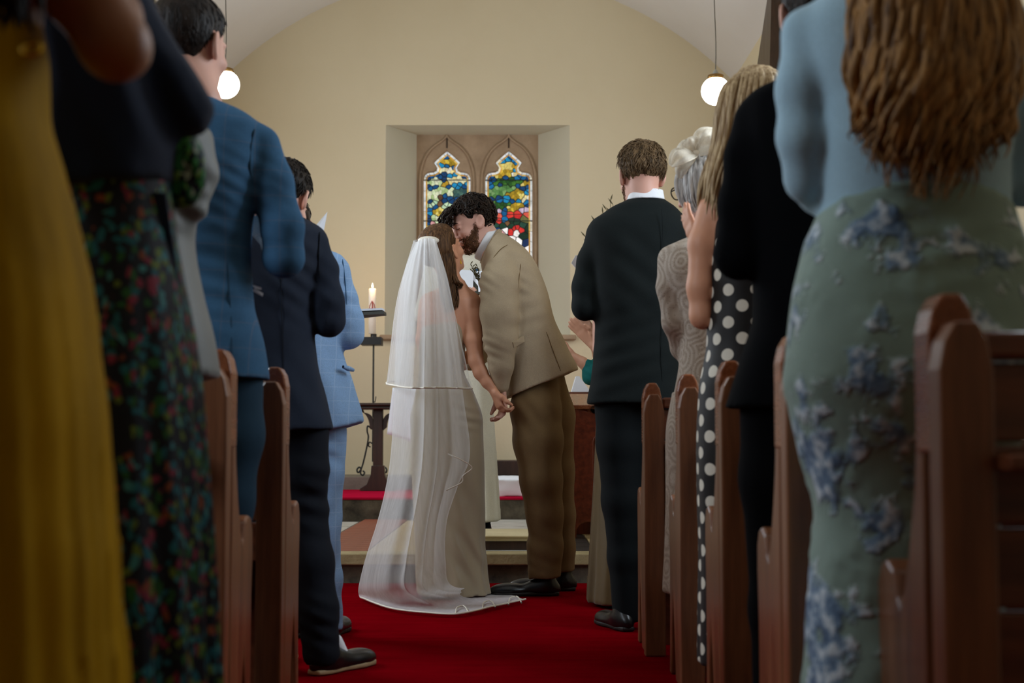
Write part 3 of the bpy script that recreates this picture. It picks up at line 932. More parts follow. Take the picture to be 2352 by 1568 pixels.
for ang in (math.radians(200), math.radians(335), math.radians(90)):
    dx, dy = math.cos(ang), math.sin(ang)
    rr = [(0.01, zp - Z3), (0.045, zp - Z3 + 0.025), (0.05, zp - Z3 - 0.02), (0.04, zp - Z3 - 0.08), (0.075, 0.14), (0.10, 0.06), (0.125, 0.03), (0.135, 0.055), (0.115, 0.075), (0.10, 0.055), (0.105, 0.025), (0.085, 0.008), (0.07, 0.03), (0.085, 0.045)]
    P = spline([(p.x + dx * a, dS + dy * a, Z3 + z) for a, z in rr], 70)
    tubes('scroll_foot', [(P, 0.0075)], M_IRON, cs, 6, o_)
    rr = [(0.008, zp - Z3 - 0.12), (0.03, zp - Z3 - 0.11), (0.038, zp - Z3 - 0.14), (0.02, zp - Z3 - 0.15)]
    tubes('scroll', [(spline([(p.x + dx * a, dS + dy * a, Z3 + z) for a, z in rr], 24), 0.006)], M_IRON, cs, 6, o_)
# candle
zc0 = zt1 + 0.03; zc1 = W(852, 663, dS).z
M_WAX = plain('white_wax', (246, 236, 220), 0.45, 0.03, 5, emit=((255, 214, 170), 0.12))
cn = thing('candle', 'tall white candle burning on the iron stand', 'candle', (p.x - 0.012, dS, zc0))
h_ = zc1 - zc0
lathe('wax', [(0.001, 0), (0.031, 0.002), (0.031, h_ - 0.01), (0.027, h_), (0.016, h_ - 0.006), (0.001, h_ - 0.008)], M_WAX, cn, 24)
tubes('wick', [(np.array([(0, 0, h_ - 0.01), (0.002, 0, h_ + 0.008)]), np.array([0.002, 0.0015]))], M_IRON, cn, 5)
M_FLAME = new_mat('flame')[0]
M_FLAME.node_tree.nodes['Principled BSDF'].inputs['Emission Color'].default_value = (1, 0.75, 0.38, 1)
M_FLAME.node_tree.nodes['Principled BSDF'].inputs['Emission Strength'].default_value = 14
lathe('flame', [(0.0005, 0), (0.006, 0.008), (0.0075, 0.016), (0.005, 0.028), (0.0005, 0.045)], M_FLAME, cn, 12, (0, 0, h_ + 0.004))
M_RED = plain('red_ribbon', (176, 40, 34), 0.5)
zr0 = W(852, 711, dS).z - zc0; zr1 = W(852, 693, dS).z - zc0
tubes('ribbon', [(np.array([(0.033 * math.cos(t), 0.033 * math.sin(t), zr0 + 0.004 * math.sin(3 * t)) for t in np.linspace(0, 6.3, 30)]), 0.006),
                 (np.array([(0.002, -0.034, zr0), (0.004, -0.034, zr1)]), np.array([0.006, 0.004])), (np.array([(-0.024, -0.026, zr0), (-0.02, -0.03, zr0 + 0.03), (0.0, -0.036, zr1 + 0.005), (0.02, -0.03, zr0 + 0.04), (0.026, -0.024, zr0)]), 0.003)], M_RED, cn, 6)
fl = bpy.data.lights.new('candle_flame', 'POINT'); fl.energy = 2.2; fl.color = (1, 0.62, 0.3); fl.shadow_soft_size = 0.03
flo = bpy.data.objects.new('candle_flame', fl); C.objects.link(flo); flo.location = (p.x, dS - 0.05, zc1 + 0.07)

# ================================================================== kneeler, cushion
M_CREAM = cloth('cream_upholstery', (212, 196, 156), 0.8)
dK = 7.34
xk0 = W(985, 1230, dK).x; xk1 = W(1262, 1230, dK).x
kn = thing('kneeler', 'long cream upholstered kneeler on the step behind the couple', 'kneeler', (0.5 * (xk0 + xk1), dK + 0.2, Z1))
o_ = kn.location
box('base', xk0 + 0.02, xk1 - 0.02, dK + 0.02, dK + 0.36, Z1, Z1 + 0.05, M_DARKWOOD, kn, o_, 0.004)
zk = W(1170, 1234, dK).z
s = Solid(); s.loft([(Z1 + 0.045, 0.5 * (xk0 + xk1), dK + 0.19, 0.5 * (xk1 - xk0), 0.19, 10), (Z1 + 0.06, 0.5 * (xk0 + xk1), dK + 0.19, 0.5 * (xk1 - xk0) + 0.005, 0.2, 9), (zk, 0.5 * (xk0 + xk1), dK + 0.19, 0.5 * (xk1 - xk0), 0.195, 9), (zk + 0.025, 0.5 * (xk0 + xk1), dK + 0.19, 0.5 * (xk1 - xk0) - 0.04, 0.14, 6)])
s.build('pad', M_CREAM, kn, 0.012, off=o_)
M_PIPE = cloth('piping', (180, 160, 118), 0.8)
tubes('piping', [(np.array([(xk0, dK - 0.012, zk), (0.5 * (xk0 + xk1), dK - 0.012, zk + 0.004), (xk1, dK - 0.012, zk + 0.003)]), 0.006)], M_PIPE, kn, 6, o_)
# white cushion on the carpeted step
pc = W(1168, 1135, 10.35)
s = Solid(); cw = 0.2
s.add(lambda x, y, z: d_ell(x, y, z, (pc.x, 10.45, Z2 + 0.058), (0.3, 0.3, 0.085)), (pc.x - .3, 10.15, Z2 - .03), (pc.x + .3, 10.75, Z2 + .15))
for sg_ in ((1, 0), (-1, 0), (0, 1), (0, -1)):
    s.cut((pc.x + sg_[0] * 0.2, 10.45 + sg_[1] * 0.2, 0), (sg_[0], sg_[1], 0))
s.cut((0, 0, Z2), (0, 0, -1))
cu_ = s.build('cushion', M_WHITE, None, 0.008, disp=lambda x, y, z: 0.003 * wob(x, y, z, 9, 3), off=None)
cu_b = setp(cu_, 'white kneeling cushion on the crimson carpeted step', 'cushion')

# ================================================================== choir stall at the right
dC = 8.30
xs0 = W(1284, 1000, dC).x; xs1 = W(1500, 1000, dC).x
def lancet(xc, w, z0, z1):
    n = 6
    L = [(xc - w, z0), (xc + w, z0), (xc + w, z1 - w * 1.3)]
    L += [(xc + w * math.cos(t), z1 - w * 1.3 + 1.3 * w * math.sin(t)) for t in np.linspace(0.15, math.pi - 0.15, n)]
    return L + [(xc - w, z1 - w * 1.3)]
cu = bpy.data.curves.new('stall', 'CURVE'); cu.dimensions = '2D'; cu.fill_mode = 'BOTH'; cu.extrude = 0.024; cu.bevel_depth = 0.004
zs1 = W(1290, 928, dC).z; zs2 = W(1366, 948, dC).z
xm = W(1366, 950, dC).x
n = 8
bx = [(xs0, Z1)]
ax0, ax1 = W(1322, 1200, dC).x, W(1376, 1200, dC).x
az = W(1345, 1196, dC).z
bx += [(ax0, Z1)] + [(0.5 * (ax0 + ax1) - 0.5 * (ax1 - ax0) * math.cos(t), Z1 + 0.03 + (az - Z1 - 0.03) * math.sin(t)) for t in np.linspace(0.0, math.pi, 10)] + [(ax1, Z1), (xs1, Z1), (xs1, zs2 + 0.02), (xm + 0.1, zs2 + 0.02), (xm + 0.04, zs2 + 0.02), (xm + 0.02, zs2 + 0.01), (xm, zs2 - 0.01), (xs0, zs1)]
addspl(bx)
for pxc in (1301, 1374, 1450):
    c_ = W(pxc, 1000, dC)
    addspl(lancet(c_.x, 11 * dC / FX, W(0, 1098, dC).z, W(0, 1003, dC).z))
tmp = bpy.data.objects.new('tmp', cu); C.objects.link(tmp)
bpy.context.view_layer.update()
me = bpy.data.meshes.new_from_object(tmp.evaluated_get(bpy.context.evaluated_depsgraph_get()))
bpy.data.objects.remove(tmp)
stl = thing('choir_stall', 'reddish wooden choir stall with pointed openings right of the groom', 'stall', (0.5 * (xs0 + xs1), dC, Z1))
pn = link_mesh('front_panel', me, M_STALL, stl)
pn.rotation_euler = (math.pi / 2, 0, 0); pn.location = (-stl.location.x, 0, -stl.location.z)
o_ = stl.location
for pxc in (1301, 1374, 1450):
    c_ = W(pxc, 1000, dC)
    L = [(q[0], dC - 0.026, q[1]) for q in lancet(c_.x, 12.5 * dC / FX, W(0, 1100, dC).z, W(0, 1000, dC).z)]
    tubes('opening_moulding', [(np.array(L + [L[0]]), 0.006)], M_STALL, stl, 5, o_)
tubes('scroll_end', [(np.array([(xm - 0.005, dC - 0.06, zs2 + 0.02), (xm - 0.005, dC + 0.3, zs2 + 0.02)]), np.array([0.024, 0.024]))], M_PEWEND, stl, 12, o_)
prism('desk_slope', [(dC - 0.04, zs2 + 0.02), (dC - 0.04, zs2 + 0.045), (dC + 0.3, zs2 + 0.12), (dC + 0.3, zs2 + 0.095)], 'x', xs0, xs1, M_PEWEND, stl, o_, 0.004)
box('rear_board', xs0, xs1, dC + 0.27, dC + 0.3, Z1, zs2 + 0.1, M_STALL, stl, o_)
# desk behind with papers
dD = 9.0
yd0 = W(1320, 900, dD).z
ds = thing('prayer_desk', 'moulded wooden prayer desk behind the choir stall', 'desk', (W(1380, 1000, dD).x, dD + 0.15, Z1))
o_ = ds.location; xd0 = W(1306, 900, dD).x; xd1 = W(1480, 900, dD).x
for k, (zz, h, ov) in enumerate([(0, 0.022, 0.0), (0.026, 0.02, 0.02), (0.05, 0.012, 0.035)]):
    box('moulding', xd0 + ov, xd1 - ov, dD - 0.03 + ov, dD + 0.32, yd0 - zz - h, yd0 - zz, M_PEWX, ds, o_, 0.004)
box('cabinet', xd0 + 0.05, xd1 - 0.05, dD + 0.03, dD + 0.3, Z1, yd0 - 0.062, M_STALL, ds, o_, 0.004)
M_PAPER = plain('white_paper', (236, 240, 248), 0.8, 0.03, 10)
pf = W(1330, 899, dD + 0.1)
sh = prism('folded_card', [(pf.x - 0.05, yd0), (pf.x - 0.02, W(0, 864, dD + .1).z), (pf.x + 0.0, W(0, 864, dD + .1).z), (pf.x + 0.075, yd0)], 'y', dD + 0.06, dD + 0.2, M_PAPER)
setp(sh, 'white folded card standing on the prayer desk', 'card')
# dried sprays standing on the desk
M_STEM = plain('dried_olive_leaf', (92, 84, 52), 0.7, 0.25, 30)
M_POT = plain('stoneware', (150, 140, 122), 0.5, 0.1, 12)
dv = 9.2
fa = thing('flower_arrangement', 'tall thin dried foliage sprays rising behind the dark suited shoulder', 'flowers', (W(1415, 890, dv).x, dv, yd0))
o_ = fa.location
lathe('vase', [(0.001, 0.0), (0.05, 0.002), (0.065, 0.08), (0.05, 0.16), (0.035, 0.2), (0.042, 0.22)], M_POT, fa, 20)
rs = random.Random(8)
st_ = []; lv = []
for tx, ty in [(1402, 462), (1393, 482), (1408, 470), (1380, 500), (1368, 510), (1430, 480), (1346, 545), (1352, 556), (1418, 488), (1385, 492), (1362, 522)]:
    t = W(tx, ty, dv); b0 = Vector((o_.x, dv, yd0 + 0.2))
    P = spline([tuple(b0), tuple(b0.lerp(t, 0.5) + Vector((0.03 * rs.uniform(-1, 1), 0.03 * rs.uniform(-1, 1), 0.05))), tuple(t)], 14)
    st_.append((P, np.linspace(0.004, 0.0018, 14)))
    for k in range(8, 14):
        q = P[k]; a = rs.uniform(0, 6.28); dr = np.array([math.cos(a) * 0.7, math.sin(a) * 0.3, 0.8]); dr /= np.linalg.norm(dr); l = rs.uniform(0.03, 0.06)
        lv.append((np.array([q, q + dr * l * 0.5, q + dr * l]), np.array([0.0015, 0.0055, 0.0008])))
tubes('stem', st_, M_STEM, fa, 5, o_)
tubes('leaf_sprig', lv, M_STEM, fa, 5, o_)['kind'] = 'stuff'

# ================================================================== people: shared shapes
def rot(yaw=0, pitch=0, roll=0):
    """yaw + turns to the left, pitch + nods down, roll + leans to the right; degrees"""
    return np.array(Matrix.Rotation(math.radians(yaw), 3, 'Z') @ Matrix.Rotation(math.radians(-pitch), 3, 'X') @ Matrix.Rotation(math.radians(roll), 3, 'Y'))

class Fig:
    def __init__(s, label, d, px, zf=0.0, group=None):
        s.d = d; s.k = d / FX
        x = (px - CX) / FX * d
        s.root = thing('person', label, 'person', (x, d, zf), group)
        s.off = (x, d, zf)
    def p(s, px, py, dy=0.0):
        return W(px, py, s.d + dy)
    def q(s, px, py, dy, r):
        """point and radius (px) as a chain entry"""
        v = W(px, py, s.d + dy); return (v.x, v.y, v.z, r * s.k)
    def rings(s, R):
        """(py, cx, half width px, dy, half depth m, n)"""
        out = []
        for r in R:
            py, cx, hw_, dy, hd = r[:5]; n = r[5] if len(r) > 5 else 2.4
            v = W(cx, py, s.d + dy); out.append((v.z, v.x, v.y, hw_ * (s.d + dy) / FX, hd, n))
        return out
    def build(s, S, name, mat, res=0.008, disp=None, uvc=None, parent=None, smooth=1):
        return S.build(name, mat, parent or s.root, res, disp, off=s.off, uvc=uvc, smooth=smooth)

def on_solid(F, S, px, py, lift=0.0015):
    """point of the solid's surface that lies at that place of the frame"""
    G, lo, res = S.grid
    d = np.linspace(F.d - 0.45, F.d + 0.45, 700)
    P = np.array([tuple(W(px, py, q)) for q in (d[0], d[-1])]); P = P[0] + (P[1] - P[0]) * ((d - d[0]) / (d[-1] - d[0]))[:, None]
    i = np.round((P - lo) / res).astype(int)
    ok = np.all((i >= 0) & (i < np.array(G.shape)), 1)
    v = np.full(len(d), 1.0); j = i[ok]; v[ok] = G[j[:, 0], j[:, 1], j[:, 2]]
    k = np.argmax(v < 0.0)
    if v[k] >= 0: k = int(np.argmin(v))
    return P[k] - np.array([0, lift, 0])
def seam(F, S, pts, mat, name='seam', r=0.0018, n=24, lift=0.0012):
    q = spline([(a, b) for a, b in pts], n)
    P = np.array([on_solid(F, S, a, b, lift) for a, b in q])
    for _ in range(2):
        P[1:-1] = .25 * P[:-2] + .5 * P[1:-1] + .25 * P[2:]
    return tubes(name, [(P, r * np.interp(np.linspace(0, 1, n), [0, .1, .9, 1], [.4, 1, 1, .4]))], mat, F.root, 6, F.off)

def local(c, R, sc, fn):
    M = np.array(R); c = tuple(c)
    def g(x, y, z):
        X, Y, Z = (x - c[0]) / sc, (y - c[1]) / sc, (z - c[2]) / sc
        return sc * fn(M[0, 0] * X + M[1, 0] * Y + M[2, 0] * Z, M[0, 1] * X + M[1, 1] * Y + M[2, 1] * Z, M[0, 2] * X + M[1, 2] * Y + M[2, 2] * Z)
    return g
def hpt(c, R, sc, v):
    return Vector(tuple(np.array(R) @ np.array(v) * sc + np.array(tuple(c))))

def f_skull(x, y, z, ears=True, fem=0.0):
    ax = np.abs(x)
    d = d_ell(x, y, z, (0, -0.012, 0.030), (0.076, 0.097, 0.088))
    d = smin(d, d_ell(x, y, z, (0, 0.032, -0.042), (0.058 - 0.004 * fem, 0.060, 0.078)), 0.03)
    d = smin(d, d_ell(x, y, z, (0, 0.035, -0.085), (0.048 - 0.006 * fem, 0.050, 0.034)), 0.025)
    d = smin(d, d_ell(ax, y, z, (0.036, 0.066, -0.03), (0.024, 0.022, 0.02)), 0.02)
    d = smin(d, d_ell(x, y, z, (0, 0.078, -0.108), (0.019, 0.017, 0.016)), 0.02)
    d = smin(d, d_ell(x, y, z, (0, 0.082, 0.022), (0.048, 0.015, 0.011)), 0.014)
    d = -smin(-d, d_ell(ax, y, z, (0.031, 0.099, 0.004), (0.016, 0.014, 0.009)), 0.012)
    d = smin(d, d_ell(ax, y, z, (0.031, 0.080, 0.004), (0.013, 0.013, 0.011)), 0.004)
    d = smin(d, d_cap(x, y, z, (0, 0.086, 0.012), (0, 0.113, -0.034), 0.008, 0.0115), 0.012)
    d = smin(d, d_ell(ax, y, z, (0.012, 0.099, -0.036), (0.008, 0.009, 0.007)), 0.006)
    d = smin(d, d_ell(x, y, z, (0, 0.094, -0.063), (0.022, 0.009, 0.0065)), 0.006)
    d = smin(d, d_ell(x, y, z, (0, 0.092, -0.075), (0.020, 0.009, 0.0075)), 0.006)
    if ears:
        xe = ax - 0.080 + 0.45 * (y + 0.004)
        e = d_ell(xe, y + 0.18 * (z + 0.012), z, (0, -0.006, -0.010), (0.0105, 0.021, 0.034))
        e = -smin(-e, d_ell(xe, y + 0.18 * (z + 0.012), z, (0.010, -0.002, -0.005), (0.0105, 0.013, 0.024)), 0.003)
        d = smin(d, e, 0.006)
    return d

def head(S, c, R, sc=1.0, neck=None, nr=0.056, ears=True, fem=0.0):
    m = 0.16 * sc
    c = np.array(tuple(c))
    S.add(local(c, R, sc, lambda x, y, z: f_skull(x, y, z, ears, fem)), c - m, c + m, 0.02)
    if neck is not None:
        a = hpt(c, R, sc, (0, -0.022, -0.055))
        S.chain([(*a, nr * sc), (*neck, nr * 1.08 * sc)], 0.03)
    return S

def hairline(y, nape=-0.085):
    return np.interp(y, [-0.12, -0.05, -0.035, -0.015, 0.012, 0.022, 0.05, 0.08, 0.11], [nape, nape + 0.005, -0.045, 0.024, 0.03, 0.012, 0.05, 0.068, 0.07])

def short_hair(fig, c, R, sc, mat, thick=0.012, nape=-0.085, rough=0.004, freq=70, seed=1, res=0.0045, topx=0.0, name='hair'):
    c = np.array(tuple(c)); S = Solid(); m = 0.16 * sc
    def fn(x, y, z):
        hl = hairline(y, nape)
        t = np.clip((z - hl) / 0.055, 0, 1); t = t * t * (3 - 2 * t)
        d = d_ell(x, y, z, (0, -0.012, 0.030), (0.076, 0.097, 0.088)) - 0.0015 - thick * t - topx * np.clip((z - 0.05) / 0.06, 0, 1)
        d = smin(d, d_ell(x, y, z, (0, 0.0, -0.042), (0.060, 0.062, 0.06)) - 0.002 - thick * 0.5 * t, 0.02)
        e = (hl - z) * 0.8
        return np.maximum(d, e + 0.003 * np.sin(x * 160) * np.cos(y * 130))
    S.add(local(c, R, sc, fn), c - m, c + m, 0.0)
    return fig.build(S, name, mat, res, lambda x, y, z: rough * wob(x, y, z, (freq, freq, freq * 0.45), seed, 10) + 0.4 * rough * wob(x, y, z, freq * 2.1, seed + 5, 8), smooth=0)

def flow_tufts(fig, c, R, sc, mat, n=900, ln=.026, r=.0016, thick=.012, nape=-.085, lift=.25, seed=1, topx=0.0, mess=.35, name='hair_strands', soft=.012):
    """short strands lying over a cropped head, thinning out at the hairline"""
    rs_ = np.random.RandomState(seed); out = []
    cr = np.array([0.01, -0.045, 0.125])
    k = 0
    while len(out) < n and k < n * 6:
        k += 1
        v = rs_.normal(size=3); v /= np.linalg.norm(v)
        p = np.array([0, -.012, .030]) + v * np.array([.076, .097, .088])
        hl = float(hairline(p[1], nape)); a = p[2] - hl
        if a < -soft * rs_.rand(): continue
        t = min(1, max(0, a / .055)); t = t * t * (3 - 2 * t)
        p = p + v * (thick * t + topx * min(1, max(0, (p[2] - .05) / .06)) - .001)
        fl = p - cr; fl -= v * fl.dot(v); fl /= np.linalg.norm(fl) + 1e-6
        fl = fl + rs_.normal(size=3) * mess; fl -= v * fl.dot(v); fl /= np.linalg.norm(fl) + 1e-6
        L = ln * (.35 + .65 * t) * rs_.uniform(.6, 1.2)
        q = [p, p + fl * L * .5 + v * L * lift * .5 * t, p + fl * L - v * L * .05 + v * L * lift * .4 * t]
        out.append((np.array([tuple(hpt(c, R, sc, w)) for w in q]), np.array([r, r * .9, r * .2]) * (.55 + .45 * t)))
    o = tubes(name, out, mat, fig.root, 4, fig.off); o['kind'] = 'stuff'
    return o

def stubble(fig, c, R, sc, mat, n=900, ln=.012, r=.0011, seed=2, top=None, name='beard'):
    """beard of short strands set on the jaw"""
    rs_ = np.random.RandomState(seed); out = []
    v = rs_.normal(size=(n * 8, 3)); v /= np.linalg.norm(v, axis=1)[:, None]
    v = v[(v[:, 1] > -.25) & (v[:, 2] < .5)]
    o0 = np.array([0, .03, -.04]); lo_ = np.zeros(len(v)); hi_ = np.full(len(v), .16)
    for _ in range(22):
        m = .5 * (lo_ + hi_); P = o0 + v * m[:, None]
        ins = f_skull(P[:, 0], P[:, 1], P[:, 2], False) < 0
        lo_ = np.where(ins, m, lo_); hi_ = np.where(ins, hi_, m)
    P = o0 + v * lo_[:, None]
    tp = np.interp(P[:, 1], [-0.01, 0.012, 0.026, 0.055, 0.085, 0.1], [0.035, 0.03, -0.018, -0.044, -0.046, -0.05])
    ym = np.interp(P[:, 2], [-0.13, -0.09, -0.04, 0.03], [0.035, 0.012, -0.002, 0.004])
    lips = (np.abs(P[:, 0]) < .02) & (P[:, 2] > -.08) & (P[:, 2] < -.058) & (P[:, 1] > .07)
    ed = np.minimum(tp - P[:, 2], P[:, 1] - ym)
    ok = (ed > rs_.uniform(-.004, .006, len(P))) & ~lips
    P, v, ed = P[ok][:n], v[ok][:n], ed[ok][:n]
    for p, w, e in zip(P, v, ed):
        d_ = np.array([rs_.normal() * .3, .35, -.8]) + rs_.normal(size=3) * .3; d_ -= w * d_.dot(w); d_ /= np.linalg.norm(d_)
        L = ln * rs_.uniform(.6, 1.3) * min(1.0, .45 + e * 25)
        q = [p - w * .001, p + d_ * L * .5 + w * L * .35, p + d_ * L + w * L * .35]
        out.append((np.array([tuple(hpt(c, R, sc, u)) for u in q]), np.array([r, r, r * .25])))
    o = tubes(name, out, mat, fig.root, 4, fig.off); o['kind'] = 'stuff'
    return o

def beard(fig, c, R, sc, mat, seed=3, thick=0.008, res=0.004):
    c = np.array(tuple(c)); S = Solid(); m = 0.16 * sc
    def fn(x, y, z):
        d = smin(d_ell(x, y, z, (0, 0.032, -0.048), (0.058, 0.060, 0.078)), d_ell(x, y, z, (0, 0.040, -0.092), (0.048, 0.052, 0.036)), 0.025)
        d = smin(d, d_ell(x, y, z, (0, 0.080, -0.110), (0.02, 0.018, 0.018)), 0.02) - thick
        top = np.interp(y, [-0.01, 0.01, 0.024, 0.055, 0.1], [0.03, 0.02, -0.022, -0.046, -0.05])
        d = np.maximum(d, (z - top) * 0.8)
        d = np.maximum(d, -(y - np.interp(z, [-0.13, -0.08, 0.0], [0.03, 0.0, 0.004])))
        return np.maximum(d, -d_ell(x, y, z, (0, 0.105, -0.068), (0.022, 0.02, 0.01)))
    S.add(local(c, R, sc, fn), c - m, c + m, 0.0)
    return fig.build(S, 'beard', mat, res, lambda x, y, z: 0.0022 * wob(x, y, z, 95, seed, 9), smooth=0)

def hand(S, w, fwd, nrm, thumb, curl=20, sc=1.0, fr=0.0085):
    """w wrist, fwd along the fingers, nrm out of the palm, thumb: side of the thumb"""
    w = np.array(tuple(w)); f = np.array(fwd, float); f /= np.linalg.norm(f)
    n = np.array(nrm, float); n -= f * n.dot(f); n /= np.linalg.norm(n)
    t = np.cross(f, n); t = t if t.dot(np.array(thumb, float)) > 0 else -t
    r = fr * sc
    for k, o in enumerate((-0.024, -0.008, 0.008, 0.024)):
        a = w + f * 0.012 * sc + t * o * 0.8 * sc; b = w + (f * 0.085 + t * o) * sc
        S.chain([(*a, 0.013 * sc), (*b, 0.0115 * sc)], 0.012)
        L = [0.026, 0.031, 0.034, 0.030][k] * sc; p = b; c = math.radians(curl * 0.6); out = [(*p, r * 1.08)]
        for q in range(3):
            dr = f * math.cos(c) + n * math.sin(c) + t * (o * 1.6); dr /= np.linalg.norm(dr)
            p = p + dr * L * (1.0, 0.85, 0.7)[q]; out.append((*p, r * (1.0, 0.95, 0.82)[q])); c += math.radians(curl)
        S.chain(out, 0.004, kin=0.003)
    a = w + (f * 0.02 + t * 0.018) * sc; b = w + (f * 0.052 + t * 0.043 + n * 0.012) * sc; e = b + (f * 0.03 + t * 0.012 + n * 0.008) * sc; g = e + (f * 0.024 + n * 0.008 * (1 + curl / 30)) * sc
    S.chain([(*a, 0.015 * sc), (*b, 0.012 * sc), (*e, 0.0105 * sc), (*g, 0.008 * sc)], 0.01)
    return S

def shoe(fig, x, y, z, ang, mat, sole, L=0.28, name='shoe'):
    """x, y at the heel; ang direction the toe points, degrees from +x"""
    a = math.radians(ang); f = np.array([math.cos(a), math.sin(a), 0]); s_ = np.array([-math.sin(a), math.cos(a), 0])
    R = np.stack([s_ * -1, f, np.array([0, 0, 1.0])], 1)
    c = np.array([x, y, z])
    def up(X, Y, Z):
        d = d_ell(X, Y, Z, (0, 0.07, 0.03), (0.040, 0.085, 0.05))
        d = smin(d, d_ell(X, Y, Z, (0.0, L - 0.085, 0.022), (0.045, 0.095, 0.036)), 0.03)
        d = smin(d, d_cap(X, Y, Z, (0, 0.05, 0.05), (0, 0.045, 0.10), 0.036, 0.034), 0.03)
        d = -smin(-d, d_cap(X, Y, Z, (0, 0.05, 0.09), (0, 0.045, 0.14), 0.028, 0.032), 0.004)
        return np.maximum(d, 0.012 - Z)
    S = Solid(); S.add(local(c, R, 1, up), c - 0.32, c + 0.32, 0)
    o = fig.build(S, name, mat, 0.006)
    def so(X, Y, Z):
        w = np.interp(Y.ravel(), [0, 0.04, 0.12, L - 0.09, L - 0.02, L + 0.012], [0.026, 0.036, 0.034, 0.047, 0.036, 0.008]).reshape(Y.shape)
        return np.maximum(np.maximum(np.abs(X) - w, np.abs(Y - L / 2) - L / 2 - 0.008), np.maximum(Z - 0.018, -Z))
    S = Solid(); S.add(local(c, R, 1, so), c - 0.32, c + 0.32, 0)
    fig.build(S, 'sole', sole, 0.006, parent=None).parent = o
    return o

def fold(c, n, lam, amp, rad, ph=0.0, bend=0.0):
    """ridges across direction n around the point c"""
    c = np.array(tuple(c)); n = np.array(n, float); n /= np.linalg.norm(n)
    def f(x, y, z):
        X, Y, Z = x - c[0], y - c[1], z - c[2]
        g = np.exp(-(X * X + Y * Y + Z * Z) / (rad * rad))
        t = X * n[0] + Y * n[1] + Z * n[2] + bend * np.sin(X * 14 + Z * 9)
        return amp * g * np.sin(2 * np.pi * t / lam + ph)
    return f
def addf(*fs):
    return lambda x, y, z: sum(f(x, y, z) for f in fs)
def lump(amp, fr, seed):
    return lambda x, y, z: amp * wob(x, y, z, fr, seed)

def lock_paths(guides, n, rng_, spread, r0, r1, pts=18, wave=0.0, wl=3.0, flat=1.0):
    """locks that follow guide polylines (world) with spread and waves"""
    out = []
    for k in range(n):
        g = guides[k % len(guides)]
        P = spline(g, pts).copy()
        t = np.linspace(0, 1, pts)
        o = np.array([rng_.gauss(0, 1) * spread, rng_.gauss(0, 1) * spread * flat, 0])
        P += o[None, :] * (0.45 + 0.55 * t)[:, None]
        ph = rng_.uniform(0, 6.28); f = wl * rng_.uniform(0.8, 1.25)
        P[:, 0] += wave * np.sin(2 * np.pi * f * t + ph) * t; P[:, 1] += wave * 0.7 * np.cos(2 * np.pi * f * t + ph) * t
        e = rng_.uniform(0.86, 1.0); P = spline(P[:max(4, int(pts * e))], pts)
        rad = r0 * rng_.uniform(0.7, 1.25) * np.interp(t, [0, 0.15, 0.7, 1], [0.7, 1, 0.85, 0.08]) + r1 * 0
        out.append((P, rad))
    return out

# materials of the people
SK_FAIR = skin('fair_skin', (226, 178, 156), (196, 96, 80))
SK_PINK = skin('pink_fair_skin', (222, 174, 154), (196, 96, 80))
SK_TAN = skin('tanned_skin', (222, 162, 128), (176, 92, 62))
SK_OLIVE = skin('olive_skin', (208, 158, 130), (170, 90, 66))
SK_BROWN = skin('brown_skin', (150, 96, 60), (110, 52, 30))
M_SHOE = plain('black_leather', (18, 18, 20), 0.3, 0.2, 20, 120, 0.15, 0.5)
M_SOLE = plain('tan_sole', (176, 150, 112), 0.6, 0.1, 20)
M_DSOLE = plain('dark_sole', (26, 22, 20), 0.6, 0.1, 20)
M_SHIRT = cloth('white_shirt', (240, 242, 246), 0.8, None, 500, 0.03)

